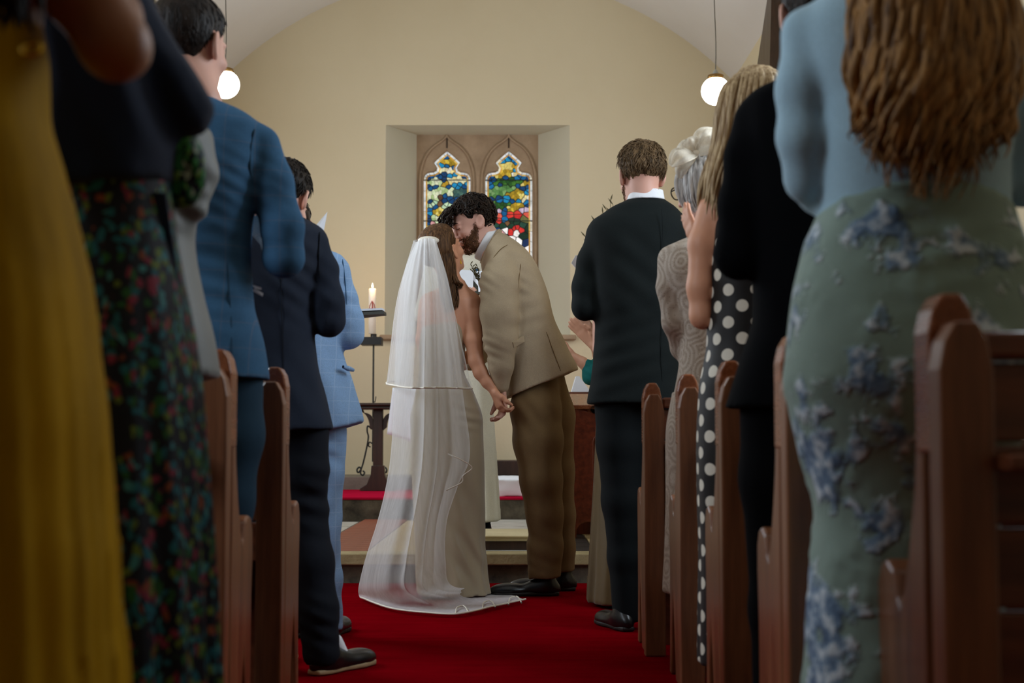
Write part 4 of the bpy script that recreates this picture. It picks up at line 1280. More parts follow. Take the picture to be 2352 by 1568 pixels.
def suit_man(label, d, foot_px, jack, arms, hem, trou, jm, tm, headp, skm, hairm, shoes, jres=0.008, tres=0.009, cuts=(), jdisp=None, hair=None, collar=None, tdisp=None, hands=True, ears=True, strands=None):
    """jack rings; arms list of chains; trou list of chains; headp=(px,py,dy,yaw,pitch,roll,scale,neck(px,py,dy))"""
    F = Fig(label, d, foot_px)
    S = Solid(); S.loft(F.rings(jack), 0.0)
    for ch in arms:
        S.chain([F.q(*c) for c in ch], 0.022, kin=0.02)
    for (a, b, sgn) in cuts:       # hem from pixel a to pixel b, keep what is above
        A = F.p(*a); B = F.p(*b); dx, dz = B.x - A.x, B.z - A.z
        S.cut((A.x, A.y, A.z), (dz * sgn, 0, -dx * sgn))
    F.build(S, 'jacket', jm, jres, jdisp); F.jk = S
    T = Solid()
    for ch in trou:
        T.chain([F.q(*c) for c in ch], 0.03, kin=0.03, sy=1.15)
    z0 = F.off[2] + 0.03
    T.cut((0, 0, z0), (0, 0, -1))
    F.build(T, 'trousers', tm, tres, tdisp); F.tr = T
    px, py, dy, yaw, pitch, roll, sc, nk = headp
    c = F.p(px, py, dy); R = rot(yaw, pitch, roll)
    B = Solid(); head(B, c, R, sc, F.p(*nk), ears=ears)
    nkp = F.p(*nk)
    B.ell((nkp.x, nkp.y, nkp.z - 0.07), (0.09, 0.05, 0.05), 0.04)
    if hands:
        for ch in arms:
            e = F.q(*ch[-1]); e0 = F.q(*ch[-2])
            w = np.array(e[:3]); dr = w - np.array(e0[:3]); dr /= np.linalg.norm(dr)
            sx = 1 if e0[0] < F.off[0] else -1
            sh = np.array(F.q(*ch[0])[:3]); el = np.array(e0[:3])
            B.chain([(nkp.x, nkp.y, nkp.z - 0.08, 0.05), (sh[0] * .86 + nkp.x * .14, sh[1], sh[2] - .03, 0.026), (*el, 0.022), (*w, 0.024)], 0.03)
            hand(B, w + dr * 0.012, dr, (sx, 0.1, 0), (0, 0, 1), 18)
    F.build(B, 'body', skm, 0.0055)
    F.c, F.R, F.sc = c, R, sc
    if hair:
        short_hair(F, c, R, sc, hairm, **hair)
        flow_tufts(F, c, R, sc, hairm, 1100 if strands else 300, thick=hair.get('thick', .012), nape=hair.get('nape', -.085), topx=hair.get('topx', 0), **(strands or {}))
    for (sx, sy_, ang, sm, so) in shoes:
        q_ = F.p(sx, 1000, sy_); shoe(F, q_.x, q_.y, F.off[2] + 0.001, ang, sm, so)
    if collar:
        # shirt collar standing round the neck: (px, py, half width px, dy, half depth m, height px)
        cx_, cy_, chw, cdy, chd, ch_ = collar
        K = Solid(); K.loft(F.rings([(cy_ + ch_, cx_, chw * 1.12, cdy, chd * 1.12), (cy_, cx_ + 1, chw, cdy + 0.006, chd)]), 0)
        inn_ = F.rings([(cy_ + ch_ + 6, cx_, chw * 0.98, cdy, chd * 0.98), (cy_ - 6, cx_ + 1, chw * 0.92, cdy + 0.006, chd * 0.9)])
        K.loft(inn_, 0.0, 'sub')
        F.build(K, 'shirt_collar', M_SHIRT, 0.0045)
    return F

# ================================================================== guests on the left
M_BLUE = cloth('blue_tweed', (54, 92, 124), 0.9, (0.062, (150, 120, 110), 0.16, 0.03), 380, 0.16, wr=0.15)
M_BLUET = cloth('blue_tweed_trousers', (32, 58, 76), 0.9, None, 380, 0.14, wr=0.15)
M_NAVY = cloth('charcoal_navy_wool', (27, 34, 47), 0.88, None, 420, 0.10, wr=0.05)
M_NAVYT = cloth('black_navy_trousers', (16, 20, 28), 0.9, None, 420, 0.10, wr=0.05)
M_LBLUE = cloth('light_blue_linen', (142, 176, 216), 0.9, (0.05, (188, 210, 236), 0.4, 0.05), 300, 0.10, wr=0.12)
M_GREYJ = cloth('grey_satin_twill', (88, 90, 85), 0.55, None, 420, 0.10, 0.2, 0.35)
M_DKHAIR = hair_mat('dark_brown_hair', (12, 9, 7), (44, 34, 28))
M_BRHAIR = hair_mat('short_brown_hair', (24, 18, 14), (72, 56, 44))

# --- man in blue tweed (second row)
F = suit_man('man in blue checked tweed suit seen from behind, dark short hair', 3.45, 470,
    [(228, 452, 44, .0, .06), (238, 456, 62, .0, .075), (256, 448, 112, .0, .10), (275, 436, 152, .0, .115), (300, 428, 180, .0, .125), (350, 426, 182, .0, .135), (430, 426, 166, .0, .14), (520, 428, 150, .01, .135), (600, 430, 142, .01, .125), (680, 434, 146, .0, .125), (770, 440, 160, -.005, .14), (872, 444, 173, -.01, .155)],
    [[(598, 336, 0, 50), (622, 420, 0, 50), (648, 520, -.01, 47), (652, 592, 0.0, 43), (640, 560, .14, 38), (600, 520, .27, 30)],
     [(255, 338, 0, 46), (232, 430, 0, 50), (210, 590, 0, 42), (230, 560, .14, 38), (290, 520, .27, 30)]],
    872,
    [[(520, 880, .0, 84), (530, 1000, .0, 72), (520, 1150, .0, 60), (515, 1350, .0, 48), (512, 1680, .0, 46)],
     [(380, 880, .0, 84), (370, 1000, .0, 72), (360, 1150, .0, 60), (365, 1350, .0, 48), (366, 1680, .0, 46)]],
    M_BLUE, M_BLUET, (437, 104, 0.03, -24, 4, 2, 1.02, (452, 236, 0)), SK_PINK, M_DKHAIR,
    [(512, -0.08, 88, M_SHOE, M_DSOLE), (366, -0.08, 92, M_SHOE, M_DSOLE)], jres=0.0075,
    jdisp=addf(fold(W(575, 425, 3.3), (0.5, 0, 1), .035, .0045, .10), fold(W(520, 600, 3.28), (0.2, 0, 1), .05, .003, .14), fold(W(640, 600, 3.3), (1, 0, 0.6), .04, .003, .08), lump(.003, 5, 2)),
    strands=dict(ln=.022, r=.0017, mess=.25, lift=.12), hair=dict(thick=0.010, nape=-0.10, rough=0.0010, freq=70, res=0.005), cuts=[((100, 872), (900, 870), 1)])
for q_ in (((586, 292), (577, 330), (574, 380), (578, 430)), ):
    seam(F, F.jk, q_, M_BLUET, 'armhole_seam', .003)
seam(F, F.jk, ((522, 600), (526, 660), (531, 740), (533, 866)), M_BLUET, 'back_seam', .0018)
pk = Vector(tuple(on_solid(F, F.jk, 590, 664, .006)))
pydata('pocket_flap_trim', [(pk.x - .014, pk.y, pk.z + .012), (pk.x + .012, pk.y + .004, pk.z + .004), (pk.x + .012, pk.y + .004, pk.z - .002), (pk.x - .004, pk.y, pk.z + .002), (pk.x + .016, pk.y + .008, pk.z - .01), (pk.x + .014, pk.y + .008, pk.z - .018), (pk.x - .012, pk.y, pk.z - .004)], [(0, 1, 2, 3), (3, 4, 5, 6)], M_SHIRT, F.root, off=F.off)
# centre back seam
_ = (lambda *a: None)([(np.array([tuple(F.p(522 + 6 * math.sin(i * .3), 560 + i * 28, -0.132 - .0016 * i)) for i in range(12)]), 0.0014)], M_BLUET, F.root, 5, F.off)

# --- man in dark navy suit standing half in the aisle
F = suit_man('man in dark navy suit with faded dark hair, one shoe in aisle', 4.45, 700,
    [(500, 656, 40, .04, .06), (510, 652, 62, .03, .075), (524, 645, 92, .01, .10), (540, 640, 105, .0, .115), (580, 636, 108, .0, .13), (660, 630, 96, .0, .13), (740, 630, 90, .0, .125), (830, 636, 92, .0, .13), (920, 646, 104, .0, .145), (992, 651, 114, .0, .155)],
    [[(728, 560, .0, 27), (740, 620, .0, 34), (752, 690, -.01, 37), (756, 738, .0, 34), (735, 720, .14, 30), (690, 690, .27, 24)],
     [(556, 560, .0, 27), (540, 640, .0, 34), (520, 738, .0, 34), (540, 720, .14, 30), (590, 690, .27, 24)]],
    992,
    [[(698, 990, .0, 58), (702, 1080, .0, 50), (704, 1170, .02, 46), (718, 1290, -.01, 46), (730, 1400, -.03, 44), (738, 1500, -.04, 42)],
     [(620, 990, .02, 56), (610, 1150, .05, 46), (605, 1480, .05, 38), (605, 1520, .05, 38)]],
    M_NAVY, M_NAVYT, (652, 458, 0.10, -14, 30, 0, 0.98, (654, 520, 0.02)), SK_FAIR, M_DKHAIR,
    [(728, -.08, 58, M_SHOE, M_SOLE), (605, 0.0, 80, M_SHOE, M_SOLE)],
    jdisp=addf(fold(W(705, 640, 4.32), (0.7, 0, 1), .05, .004, .12), fold(W(745, 745, 4.35), (1, 0, -0.4), .035, .0035, .08), fold(W(690, 900, 4.3), (0.8, 0, 0.6), .08, .003, .12), lump(.003, 5, 4)),
    tdisp=addf(fold(W(710, 1150, 4.4), (0.3, 0, 1), .06, .005, .10), fold(W(725, 1440, 4.35), (0.4, 0, 1), .045, .004, .09)),
    strands=dict(ln=.024, r=.0017, mess=.4, lift=.35, soft=.03), hair=dict(thick=0.010, nape=-0.035, rough=0.0015, freq=60, res=0.005, topx=0.006), cuts=[((100, 998), (764, 986), 1)])
seam(F, F.jk, ((735, 532), (733, 560), (732, 600), (734, 640)), M_NAVYT, 'armhole_seam', .0022)
seam(F, F.jk, ((644, 560), (648, 760), (656, 985)), M_NAVYT, 'back_seam', .0014)
v_ = F.p(786, 1487, 0.02)
s = Solid(); s.chain([(v_.x - .02, v_.y, v_.z + .02, .022), (v_.x, v_.y + .005, v_.z - .02, .02)]); F.build(s, 'sock', M_SHIRT, 0.005)
pp = F.p(744, 500, .3)
# order of service sheet in his hands
b_ = pydata('order_of_service', [tuple(F.p(660, 640, .30)), tuple(F.p(725, 632, .34)), tuple(F.p(752, 486, .42)), tuple(F.p(690, 560, .38))], [(0, 1, 2, 3)], M_PAPER)
s_ = b_.modifiers.new('thick', 'SOLIDIFY'); s_.thickness = 0.002
setp(b_, 'white order of service sheet tip above the dark navy shoulder', 'paper')

# --- man in light blue linen suit
F = suit_man('man in light blue linen suit behind the dark navy suit', 5.20, 745,
    [(566, 690, 34, .03, .06), (576, 692, 66, .01, .09), (586, 692, 94, .0, .11), (610, 692, 102, .0, .125), (700, 694, 90, .0, .13), (780, 698, 84, .0, .125), (860, 706, 98, .0, .135), (940, 716, 114, .0, .15), (1004, 722, 122, .0, .155)],
    [[(778, 620, .0, 26), (790, 680, .0, 29), (802, 740, .0, 31), (803, 770, .0, 30), (790, 750, .12, 27), (800, 728, .26, 20)],
     [(606, 620, .0, 26), (590, 700, .0, 30), (580, 770, .0, 30), (600, 750, .12, 27), (660, 728, .24, 20)]],
    1000,
    [[(742, 990, .0, 54), (744, 1080, .0, 44), (746, 1200, .0, 37), (752, 1330, .0, 33), (758, 1470, .0, 30)],
     [(680, 990, .03, 54), (676, 1200, .05, 37), (676, 1470, .05, 30)]],
    M_LBLUE, M_LBLUE, (664, 520, 0.06, 8, 24, 0, 0.92, (676, 572, 0.01)), SK_FAIR, M_BRHAIR,
    [(754, -.04, 84, M_SHOE, M_DSOLE), (676, -.02, 90, M_SHOE, M_DSOLE)],
    jdisp=addf(fold(W(800, 700, 5.1), (0.3, 0, 1), .05, .003, .08), fold(W(770, 880, 5.06), (1, 0, 0.4), .09, .004, .16), lump(.003, 6, 7)),
    tdisp=addf(fold(W(775, 1030, 5.1), (0.5, 0, 1), .06, .004, .08), lump(.004, 7, 9)),
    hair=dict(thick=0.010, nape=-0.06, rough=0.003, freq=60, res=0.006), cuts=[((700, 1008), (842, 968), 1)])
seam(F, F.jk, ((786, 590), (790, 620), (794, 660), (796, 700)), M_BLUE, 'armhole_seam', .002)
for (xa_, ya_, xb_, yb_) in ((788, 842, 812, 850), (724, 822, 742, 842)):
    a_ = F.p(xa_, ya_, -.105); c_ = F.p(xb_, yb_, -.06)
    tubes('pocket_flap', [(np.array([tuple(a_), tuple(a_.lerp(c_, .5)), tuple(c_)]), np.array([.006, .01, .006]))], M_LBLUE, F.root, 6, F.off)
# hymn book in his hand, seen edge on
a_ = F.p(812, 722, .28)
bk = thing('hymn_book', 'dark open book held flat beside the candle', 'book', tuple(a_))
M_BOOK = plain('dark_book_cover', (58, 58, 50), 0.6, 0.15, 20)
w_ = 70 * 5.48 / FX
for sgn_, nm in ((1, 'cover'), (-1, 'cover')):
    me_ = [(0, -.09 * 1, 0), (w_, -.02, 0.012), (w_, .10, 0.016), (0, .09, 0.002)] if sgn_ > 0 else [(0, -.09, 0), (-w_ * .9, -.09, .012), (-w_ * .9, .09, .012), (0, .09, .002)]
    o_ = pydata(nm, me_, [(0, 1, 2, 3)], M_BOOK, bk); s_ = o_.modifiers.new('thick', 'SOLIDIFY'); s_.thickness = 0.012
    o_ = pydata('pages', [(q[0] * .95, q[1] * .92, q[2] + .012) for q in me_], [(0, 1, 2, 3)], M_PAPER, bk); s_ = o_.modifiers.new('thick', 'SOLIDIFY'); s_.thickness = 0.008

# --- person in grey jacket, hidden behind the floral dress
F = suit_man('person in grey satin jacket between floral dress and blue suit', 2.66, 330,
    [(250, 330, 45, .0, .06), (275, 325, 110, .0, .10), (305, 320, 165, .0, .12), (380, 318, 165, .0, .125), (500, 318, 130, .0, .12), (560, 322, 122, .0, .115), (660, 330, 130, .0, .12), (780, 338, 150, .0, .135), (884, 342, 162, .0, .145)],
    [[(440, 335, .0, 46), (450, 400, .0, 48), (438, 470, -.02, 36), (420, 440, .14, 36), (400, 380, .26, 30)],
     [(195, 345, .0, 46), (175, 440, .0, 48), (160, 540, .0, 42), (190, 500, .14, 36), (240, 440, .26, 30)]],
    880,
    [[(395, 890, .0, 70), (390, 1100, .0, 58), (388, 1400, .0, 46), (388, 1800, .0, 44)], [(270, 890, .0, 80), (270, 1100, .0, 60), (270, 1400, .0, 46), (270, 1800, .0, 44)]],
    M_GREYJ, M_GREYJ, (278, 120, 0.02, 0, 6, 0, 0.95, (300, 255, 0)), SK_FAIR, M_BRHAIR,
    [(388, -.06, 88, M_SHOE, M_DSOLE), (270, -.06, 92, M_SHOE, M_DSOLE)],
    jdisp=addf(fold(W(430, 650, 2.56), (1, 0, 0.35), .06, .004, .12), fold(W(440, 460, 2.6), (0.5, 0, 1), .04, .004, .06)),
    hair=dict(thick=0.014, nape=-0.09, rough=0.004, res=0.006), cuts=[((100, 896), (520, 864), 1)])

# --- woman in floral dress with navy shawl
def floral_dress(name, green=False):
    m, nt, b = new_mat(name)
    v = coords(nt, 'Object', (1, 1, 0.75))
    n = noise(nt, v, 5.0, 3)
    warp = nt.nodes.new('ShaderNodeVectorMath'); warp.operation = 'ADD'
    nt.links.new(v, warp.inputs[0])
    nn = node(nt, 'ShaderNodeTexNoise'); nn.inputs['Scale'].default_value = 26; nt.links.new(v, nn.inputs['Vector'])
    sc_ = nt.nodes.new('ShaderNodeVectorMath'); sc_.operation = 'SCALE'; sc_.inputs[3].default_value = 0.03
    nt.links.new(nn.outputs['Color'], sc_.inputs[0]); nt.links.new(sc_.outputs[0], warp.inputs[1])
    vo = node(nt, 'ShaderNodeTexVoronoi'); vo.inputs['Scale'].default_value = 105; nt.links.new(warp.outputs[0], vo.inputs['Vector'])
    sep = nt.nodes.new('ShaderNodeSeparateColor'); nt.links.new(vo.outputs['Color'], sep.inputs[0])
    pal = ramp(nt, sep.outputs[0], [(0.0, lin((10, 22, 26))), (0.14, lin((28, 96, 52))), (0.4, lin((64, 146, 78))), (0.6, lin((124, 178, 84))), (0.75, lin((24, 78, 84))), (0.88, lin((150, 170, 150)))], 'CONSTANT') if green else ramp(nt, sep.outputs[0], [(0.0, lin((9, 14, 30))), (0.38, lin((11, 18, 36))), (0.40, lin((24, 98, 112))), (0.56, lin((62, 132, 138))), (0.62, lin((132, 42, 66))), (0.72, lin((36, 92, 44))), (0.84, lin((96, 116, 40))), (0.96, lin((130, 66, 36)))], 'CONSTANT')
    d = vo.outputs['Distance']
    f = mth(nt, 'MULTIPLY', mth(nt, 'LESS_THAN', d, 0.62), mth(nt, 'GREATER_THAN', n, 0.30 if green else 0.38))
    nt.links.new(mixc(nt, f, lin((8, 12, 26)), pal), b.inputs['Base Color'])
    b.inputs['Roughness'].default_value = 0.7; b.inputs['Specular IOR Level'].default_value = 0.3
    return m
M_FLORAL = floral_dress('dark_floral_print')
M_FLORAL2 = floral_dress('green_floral_print', True)
M_SHAWL = cloth('navy_wool_shawl', (20, 32, 56), 0.9, None, 400, 0.12, 0.05)
F = Fig('woman in dark floral dress with navy shawl over her arm', 1.95, 300)
s = Solid()
s.loft(F.rings([(300, 250, 130, .0, .10), (420, 260, 130, .0, .10), (520, 262, 135, .0, .105), (620, 262, 150, .0, .115), (760, 262, 175, .0, .13), (900, 264, 190, .0, .145), (1100, 270, 196, .0, .16), (1300, 276, 202, .0, .175), (1560, 282, 206, .0, .185), (1850, 290, 215, .0, .2)]), 0, ripple=(13, .09, .7, 1.05, .3))
F.build(s, 'dress', M_FLORAL, 0.009)
s = Solid()
s.chain([F.q(392, 300, .02, 58), F.q(405, 360, .03, 62), F.q(412, 420, .05, 56), F.q(400, 400, .16, 46), F.q(370, 330, .24, 34)], 0.03)
F.build(s, 'sleeve', M_FLORAL2, 0.008, addf(fold(W(410, 400, 1.93), (1, 0, 0.3), .03, .004, .08), lump(.004, 9, 3)))
s = Solid()
s.loft(F.rings([(-70, 215, 60, .0, .06), (-40, 212, 100, .0, .09), (10, 210, 130, .0, .12), (90, 220, 150, .0, .14), (200, 235, 165, .0, .145), (320, 245, 160, .0, .14), (452, 250, 150, .0, .13)]), 0)
s.chain([F.q(262, -20, .0, 66), F.q(322, 90, .0, 74), F.q(390, 205, -.01, 70), F.q(420, 245, .0, 62)], 0.04, kin=.03)
s.chain([F.q(400, 205, -.01, 62), F.q(446, 236, .0, 40), F.q(474, 244, .0, 16)], 0.03)
s.cut(tuple(F.p(350, 6)), (.856, 0, .517))
s.cut(tuple(F.p(474, 284)), (.886, 0, -.464))
a_ = F.p(500, 330); s.cut(tuple(F.p(300, 452)), (0.32, 0, -1))
F.build(s, 'shawl', M_SHAWL, 0.008, addf(fold(W(400, 130, 1.83), (1, 0, 0.45), .055, .007, .13, .6), fold(W(300, 250, 1.8), (1, 0, 0.2), .08, .005, .16), lump(.003, 6, 12)))
# long navy scarf end down the side
P = spline([tuple(F.p(340, 440, -.06)), tuple(F.p(362, 600, -.03)), tuple(F.p(386, 760, -.01)), tuple(F.p(410, 900, .01)), tuple(F.p(432, 1050, .02))], 20)
tubes('scarf_end', [(P + np.array([.006 * k_, .003 * k_, 0]), np.interp(np.linspace(0, 1, 20), [0, .3, .9, 1], [.004, .006, .0055, .002])) for k_ in range(-2, 4)], M_SHAWL, F.root, 8, F.off)
B = Solid(); c = F.p(225, -200, .03); head(B, c, rot(-5, 5, 0), 0.97, F.p(228, -60, 0), fem=1)
B.ell(tuple(F.p(222, -20, 0)), (.07, .05, .045), .04)
B.chain([F.q(250, 70, 0, 34), F.q(398, 245, 0, 34), F.q(400, 380, .12, 42), F.q(370, 330, .26, 30)], .03)
w = np.array(tuple(F.p(370, 330, .26))); hand(B, w, (-.3, 1, .4), (-1, .2, 0), (0, 0, 1), 15)
for sx in (-1, 1):
    B.chain([F.q(228, -20, 0, 60), F.q(262, 800, 0, 70), F.q(290 + sx * 60, 1900, 0, 46), F.q(290 + sx * 60, 2170, 0, 44)], .03)
F.build(B, 'body', SK_FAIR, .008)
for sx in (-1, 1):
    q_ = F.p(290 + sx * 60, 1200, -.05); shoe(F, q_.x, q_.y, .001, 90, M_SHOE, M_DSOLE, .25)
short_hair(F, c, rot(-5, 5, 0), .97, M_BRHAIR, thick=.02, nape=-.11, rough=.004, res=.007)

# --- woman in mustard pleated dress, nearest at the left
def mustard():
    m, nt, b = new_mat('mustard_pleated_crepe')
    v = coords(nt)
    n = noise(nt, coords(nt, 'Object', (1, 1, .1)), 18, 3)
    nt.links.new(ramp(nt, n, [(.3, lin((142, 106, 0))), (.7, lin((184, 140, 2)))]), b.inputs['Base Color'])
    b.inputs['Roughness'].default_value = .75; b.inputs['Specular IOR Level'].default_value = .08
    bump(nt, b, noise(nt, v, 400, 2), .2, .001)
    return m
M_MUST = mustard()
F = Fig('woman in mustard yellow pleated dress, bare arm raised, left edge', 1.50, -20)
s = Solid()
s.loft(F.rings([(-20, -60, 130, .0, .08), (120, -62, 150, .0, .10), (250, -66, 160, .0, .105), (350, -66, 188, .0, .11), (500, -64, 226, .0, .12), (700, -60, 262, .0, .14), (850, -58, 276, .0, .15), (1000, -56, 284, .0, .16), (1300, -50, 292, .0, .175), (1568, -46, 304, .0, .185), (2050, -40, 330, .0, .2)]), 0, ripple=(22, .035, .2, 1.1, .5))
F.build(s, 'dress', M_MUST, 0.009, lump(.002, 5, 5))
B = Solid(); c = F.p(-40, -420, .02); head(B, c, rot(-15, 5, 0), 0.97, F.p(-50, -210, 0), fem=1)
B.loft(F.rings([(-230, -52, 60, 0, .05), (-190, -56, 190, 0, .07), (-120, -60, 240, 0, .08), (0, -62, 150, 0, .085), (150, -62, 140, 0, .09)]), .03)
B.chain([F.q(120, -120, -.01, 82), F.q(190, -20, -.02, 86), F.q(262, 100, -.02, 74), F.q(270, 112, 0.0, 66), F.q(262, 40, .07, 62), F.q(236, -120, .2, 44)], .02, kin=.02)
B.chain([F.q(-230, -120, -.01, 82), F.q(-300, 60, 0, 72), F.q(-240, 0, .1, 60), F.q(-100, -140, .22, 44)], .02, kin=.02)
w = np.array(tuple(F.p(236, -120, .2))); hand(B, w, (-.35, .5, .7), (-1, .2, 0), (0, -.5, 1), 15)
w = np.array(tuple(F.p(-100, -140, .22))); hand(B, w, (.35, .5, .7), (1, .2, 0), (0, -.5, 1), 15)
for sx in (-1, 1):
    B.chain([F.q(-60, 0, 0, 90), F.q(-58, 800, 0, 90), F.q(-40 + sx * 80, 2100, 0, 60), F.q(-40 + sx * 80, 2540, 0, 56)], .03)
F.build(B, 'body', SK_BROWN, .008)
for sx in (-1, 1):
    q_ = F.p(-40 + sx * 80, 1200, -.05); shoe(F, q_.x, q_.y, .001, 90, M_SHOE, M_DSOLE, .25)
M_BLKHAIR = hair_mat('black_hair', (4, 4, 5), (20, 17, 16))
g = [[tuple(F.p(-60 + i * 18, -470, -.08)), tuple(F.p(-60 + i * 20, -300, -.10)), tuple(F.p(-50 + i * 22, -100, -.125)), tuple(F.p(-45 + i * 22, 96, -.12))] for i in range(-3, 5)]
tubes('hair', lock_paths(g, 60, random.Random(2), .012, .016, 0, 16, .008, 2.0), M_BLKHAIR, F.root, 6, F.off)
short_hair(F, c, rot(-15, 5, 0), .97, M_BLKHAIR, thick=.022, nape=-.11, rough=.004, res=.008, name='hair_crown')
M_GOLD = plain('gold_jewellery', (206, 160, 40), .25, .1, 20, 0, 0, .5, 1.0)
cc = F.p(74, 112, -.115)
tubes('bracelet', [(np.array([(cc.x + .009 * math.cos(t), cc.y + .004 * math.sin(t), cc.z + .007 * math.sin(t)) for t in np.linspace(0, 6.283, 20)]), .003)], M_GOLD, F.root, 6, F.off)

# ================================================================== guests on the right
M_DKGREEN = cloth('black_green_wool', (15, 22, 22), 0.85, None, 420, 0.10, wr=0.04)
M_DKTROU = cloth('black_green_trousers', (11, 17, 19), 0.88, None, 420, 0.10, wr=0.04)
M_BLACK = cloth('black_wool', (5, 6, 9), 0.95, None, 420, 0.10, 0.0, 0.08)
M_LTHAIR = hair_mat('short_light_brown_hair', (50, 38, 24), (128, 102, 72))

# --- best man
F = suit_man('tall man in dark green-black suit and white collar, from behind', 5.41, 1440,
    [(456, 1484, 40, .01, .06), (464, 1482, 52, .005, .07), (474, 1478, 70, .0, .085), (492, 1474, 92, .0, .10), (508, 1470, 112, .0, .115), (530, 1468, 121, .0, .125), (590, 1466, 112, .0, .135), (680, 1463, 102, .0, .135), (760, 1462, 96, .0, .13), (840, 1462, 102, .0, .14), (928, 1464, 116, .0, .155)],
    [[(1378, 549, .0, 31), (1360, 600, .0, 33), (1348, 660, .0, 33), (1344, 704, -.01, 30), (1362, 700, .13, 27), (1345, 640, .26, 20)],
     [(1564, 549, .0, 31), (1578, 620, .0, 33), (1588, 704, .0, 30), (1570, 700, .13, 27), (1520, 640, .26, 20)]],
    925,
    [[(1425, 930, .0, 60), (1424, 1020, .0, 52), (1428, 1150, .0, 44), (1434, 1280, .0, 36), (1440, 1420, .0, 32)],
     [(1505, 930, .02, 60), (1508, 1150, .03, 46), (1512, 1420, .03, 32)]],
    M_DKGREEN, M_DKTROU, (1472, 404, 0.02, 14, 6, 0, 1.0, (1482, 462, 0.0)), SK_PINK, M_LTHAIR,
    [(1440, -.06, 108, M_SHOE, M_DSOLE), (1512, -.06, 86, M_SHOE, M_DSOLE)],
    jdisp=addf(fold(W(1440, 620, 5.28), (0.8, 0, 1), .09, .003, .16), fold(W(1430, 820, 5.27), (-0.3, 0, 1), .07, .003, .16), lump(.0025, 5, 21)),
    strands=dict(ln=.034, r=.0019, mess=.55, lift=.3, soft=.035), hair=dict(thick=0.012, nape=-0.03, rough=0.003, freq=42, res=0.0045, topx=0.004), collar=(1483, 437, 39, .004, .064, 24), cuts=[((1300, 928), (1700, 926), 1)])
stubble(F, F.c, F.R, F.sc, hair_mat('light_beard', (90, 60, 40), (140, 98, 66)), 700)
tubes('back_seam', [(np.array([tuple(F.p(1520 + 2 * math.sin(i), 480 + i * 30, -0.128 - .006 * math.sin(i * .6))) for i in range(15)]), 0.0012)], M_DKTROU, F.root, 5, F.off)
b_ = pydata('order_of_service', [tuple(F.p(1322, 586, .30)), tuple(F.p(1400, 610, .34)), tuple(F.p(1384, 690, .30)), tuple(F.p(1312, 604, .28))], [(0, 1, 2, 3)], M_PAPER)
s_ = b_.modifiers.new('thick', 'SOLIDIFY'); s_.thickness = 0.002
setp(b_, 'pale order of service corner left of the dark suited man', 'paper')

# --- woman in gold satin skirt behind him
def satin(name, rgb, rough=0.38, var=.15):
    m, nt, b = new_mat(name); c = lin(rgb); v = coords(nt)
    n = noise(nt, coords(nt, 'Object', (1, 1, .4)), 8, 3)
    nt.links.new(ramp(nt, n, [(.3, tuple(x * (1 - var) for x in c)), (.7, tuple(min(1, x * (1 + var)) for x in c))]), b.inputs['Base Color'])
    b.inputs['Roughness'].default_value = rough; b.inputs['Specular IOR Level'].default_value = .5; b.inputs['Sheen Weight'].default_value = .2
    bump(nt, b, noise(nt, v, 500, 2), .15, .001)
    return m
M_OLIVE = satin('olive_gold_satin', (100, 82, 50))
F = Fig('woman in long olive gold satin dress behind the dark suit', 6.19, 1420)
s = Solid(); s.loft(F.rings([(700, 1440, 56, 0, .10), (820, 1440, 54, 0, .10), (900, 1438, 66, 0, .12), (1000, 1436, 68, 0, .13), (1150, 1432, 70, 0, .14), (1300, 1428, 72, 0, .16), (1382, 1424, 72, 0, .17)]), 0, ripple=(9, .08, .5, .6, .1))
F.build(s, 'dress', M_OLIVE, .009)
B = Solid(); c = F.p(1444, 590, .02); head(B, c, rot(10, 0, 0), .97, F.p(1444, 650, 0), fem=1)
B.loft(F.rings([(650, 1444, 30, 0, .05), (665, 1443, 66, 0, .07), (690, 1441, 76, 0, .08), (740, 1440, 58, 0, .085), (790, 1440, 52, 0, .08)]), .03)
for sx in (-1, 1):
    B.chain([F.q(1442 + sx * 66, 688, 0, 16), F.q(1442 + sx * 66, 800, .02, 15), F.q(1442 + sx * 40, 790, .2, 12)], .03)
    w = np.array(tuple(F.p(1442 + sx * 40, 790, .2))); hand(B, w, (-sx * .4, .8, .2), (-sx, .2, 0), (0, 0, 1), 18)
for sx in (-1, 1):
    B.chain([F.q(1440, 760, 0, 36), F.q(1436, 1000, 0, 36), F.q(1426 + sx * 30, 1340, 0, 18), F.q(1426 + sx * 30, 1375, 0, 16)], .02)
F.build(B, 'body', SK_FAIR, .007)
for sx in (-1, 1):
    q_ = F.p(1426 + sx * 30, 1200, -.04); shoe(F, q_.x, q_.y, .001, 90, M_SHOE, M_DSOLE, .24)
short_hair(F, c, rot(10, 0, 0), .97, M_BRHAIR, thick=.02, nape=-.11, rough=.004, res=.006)

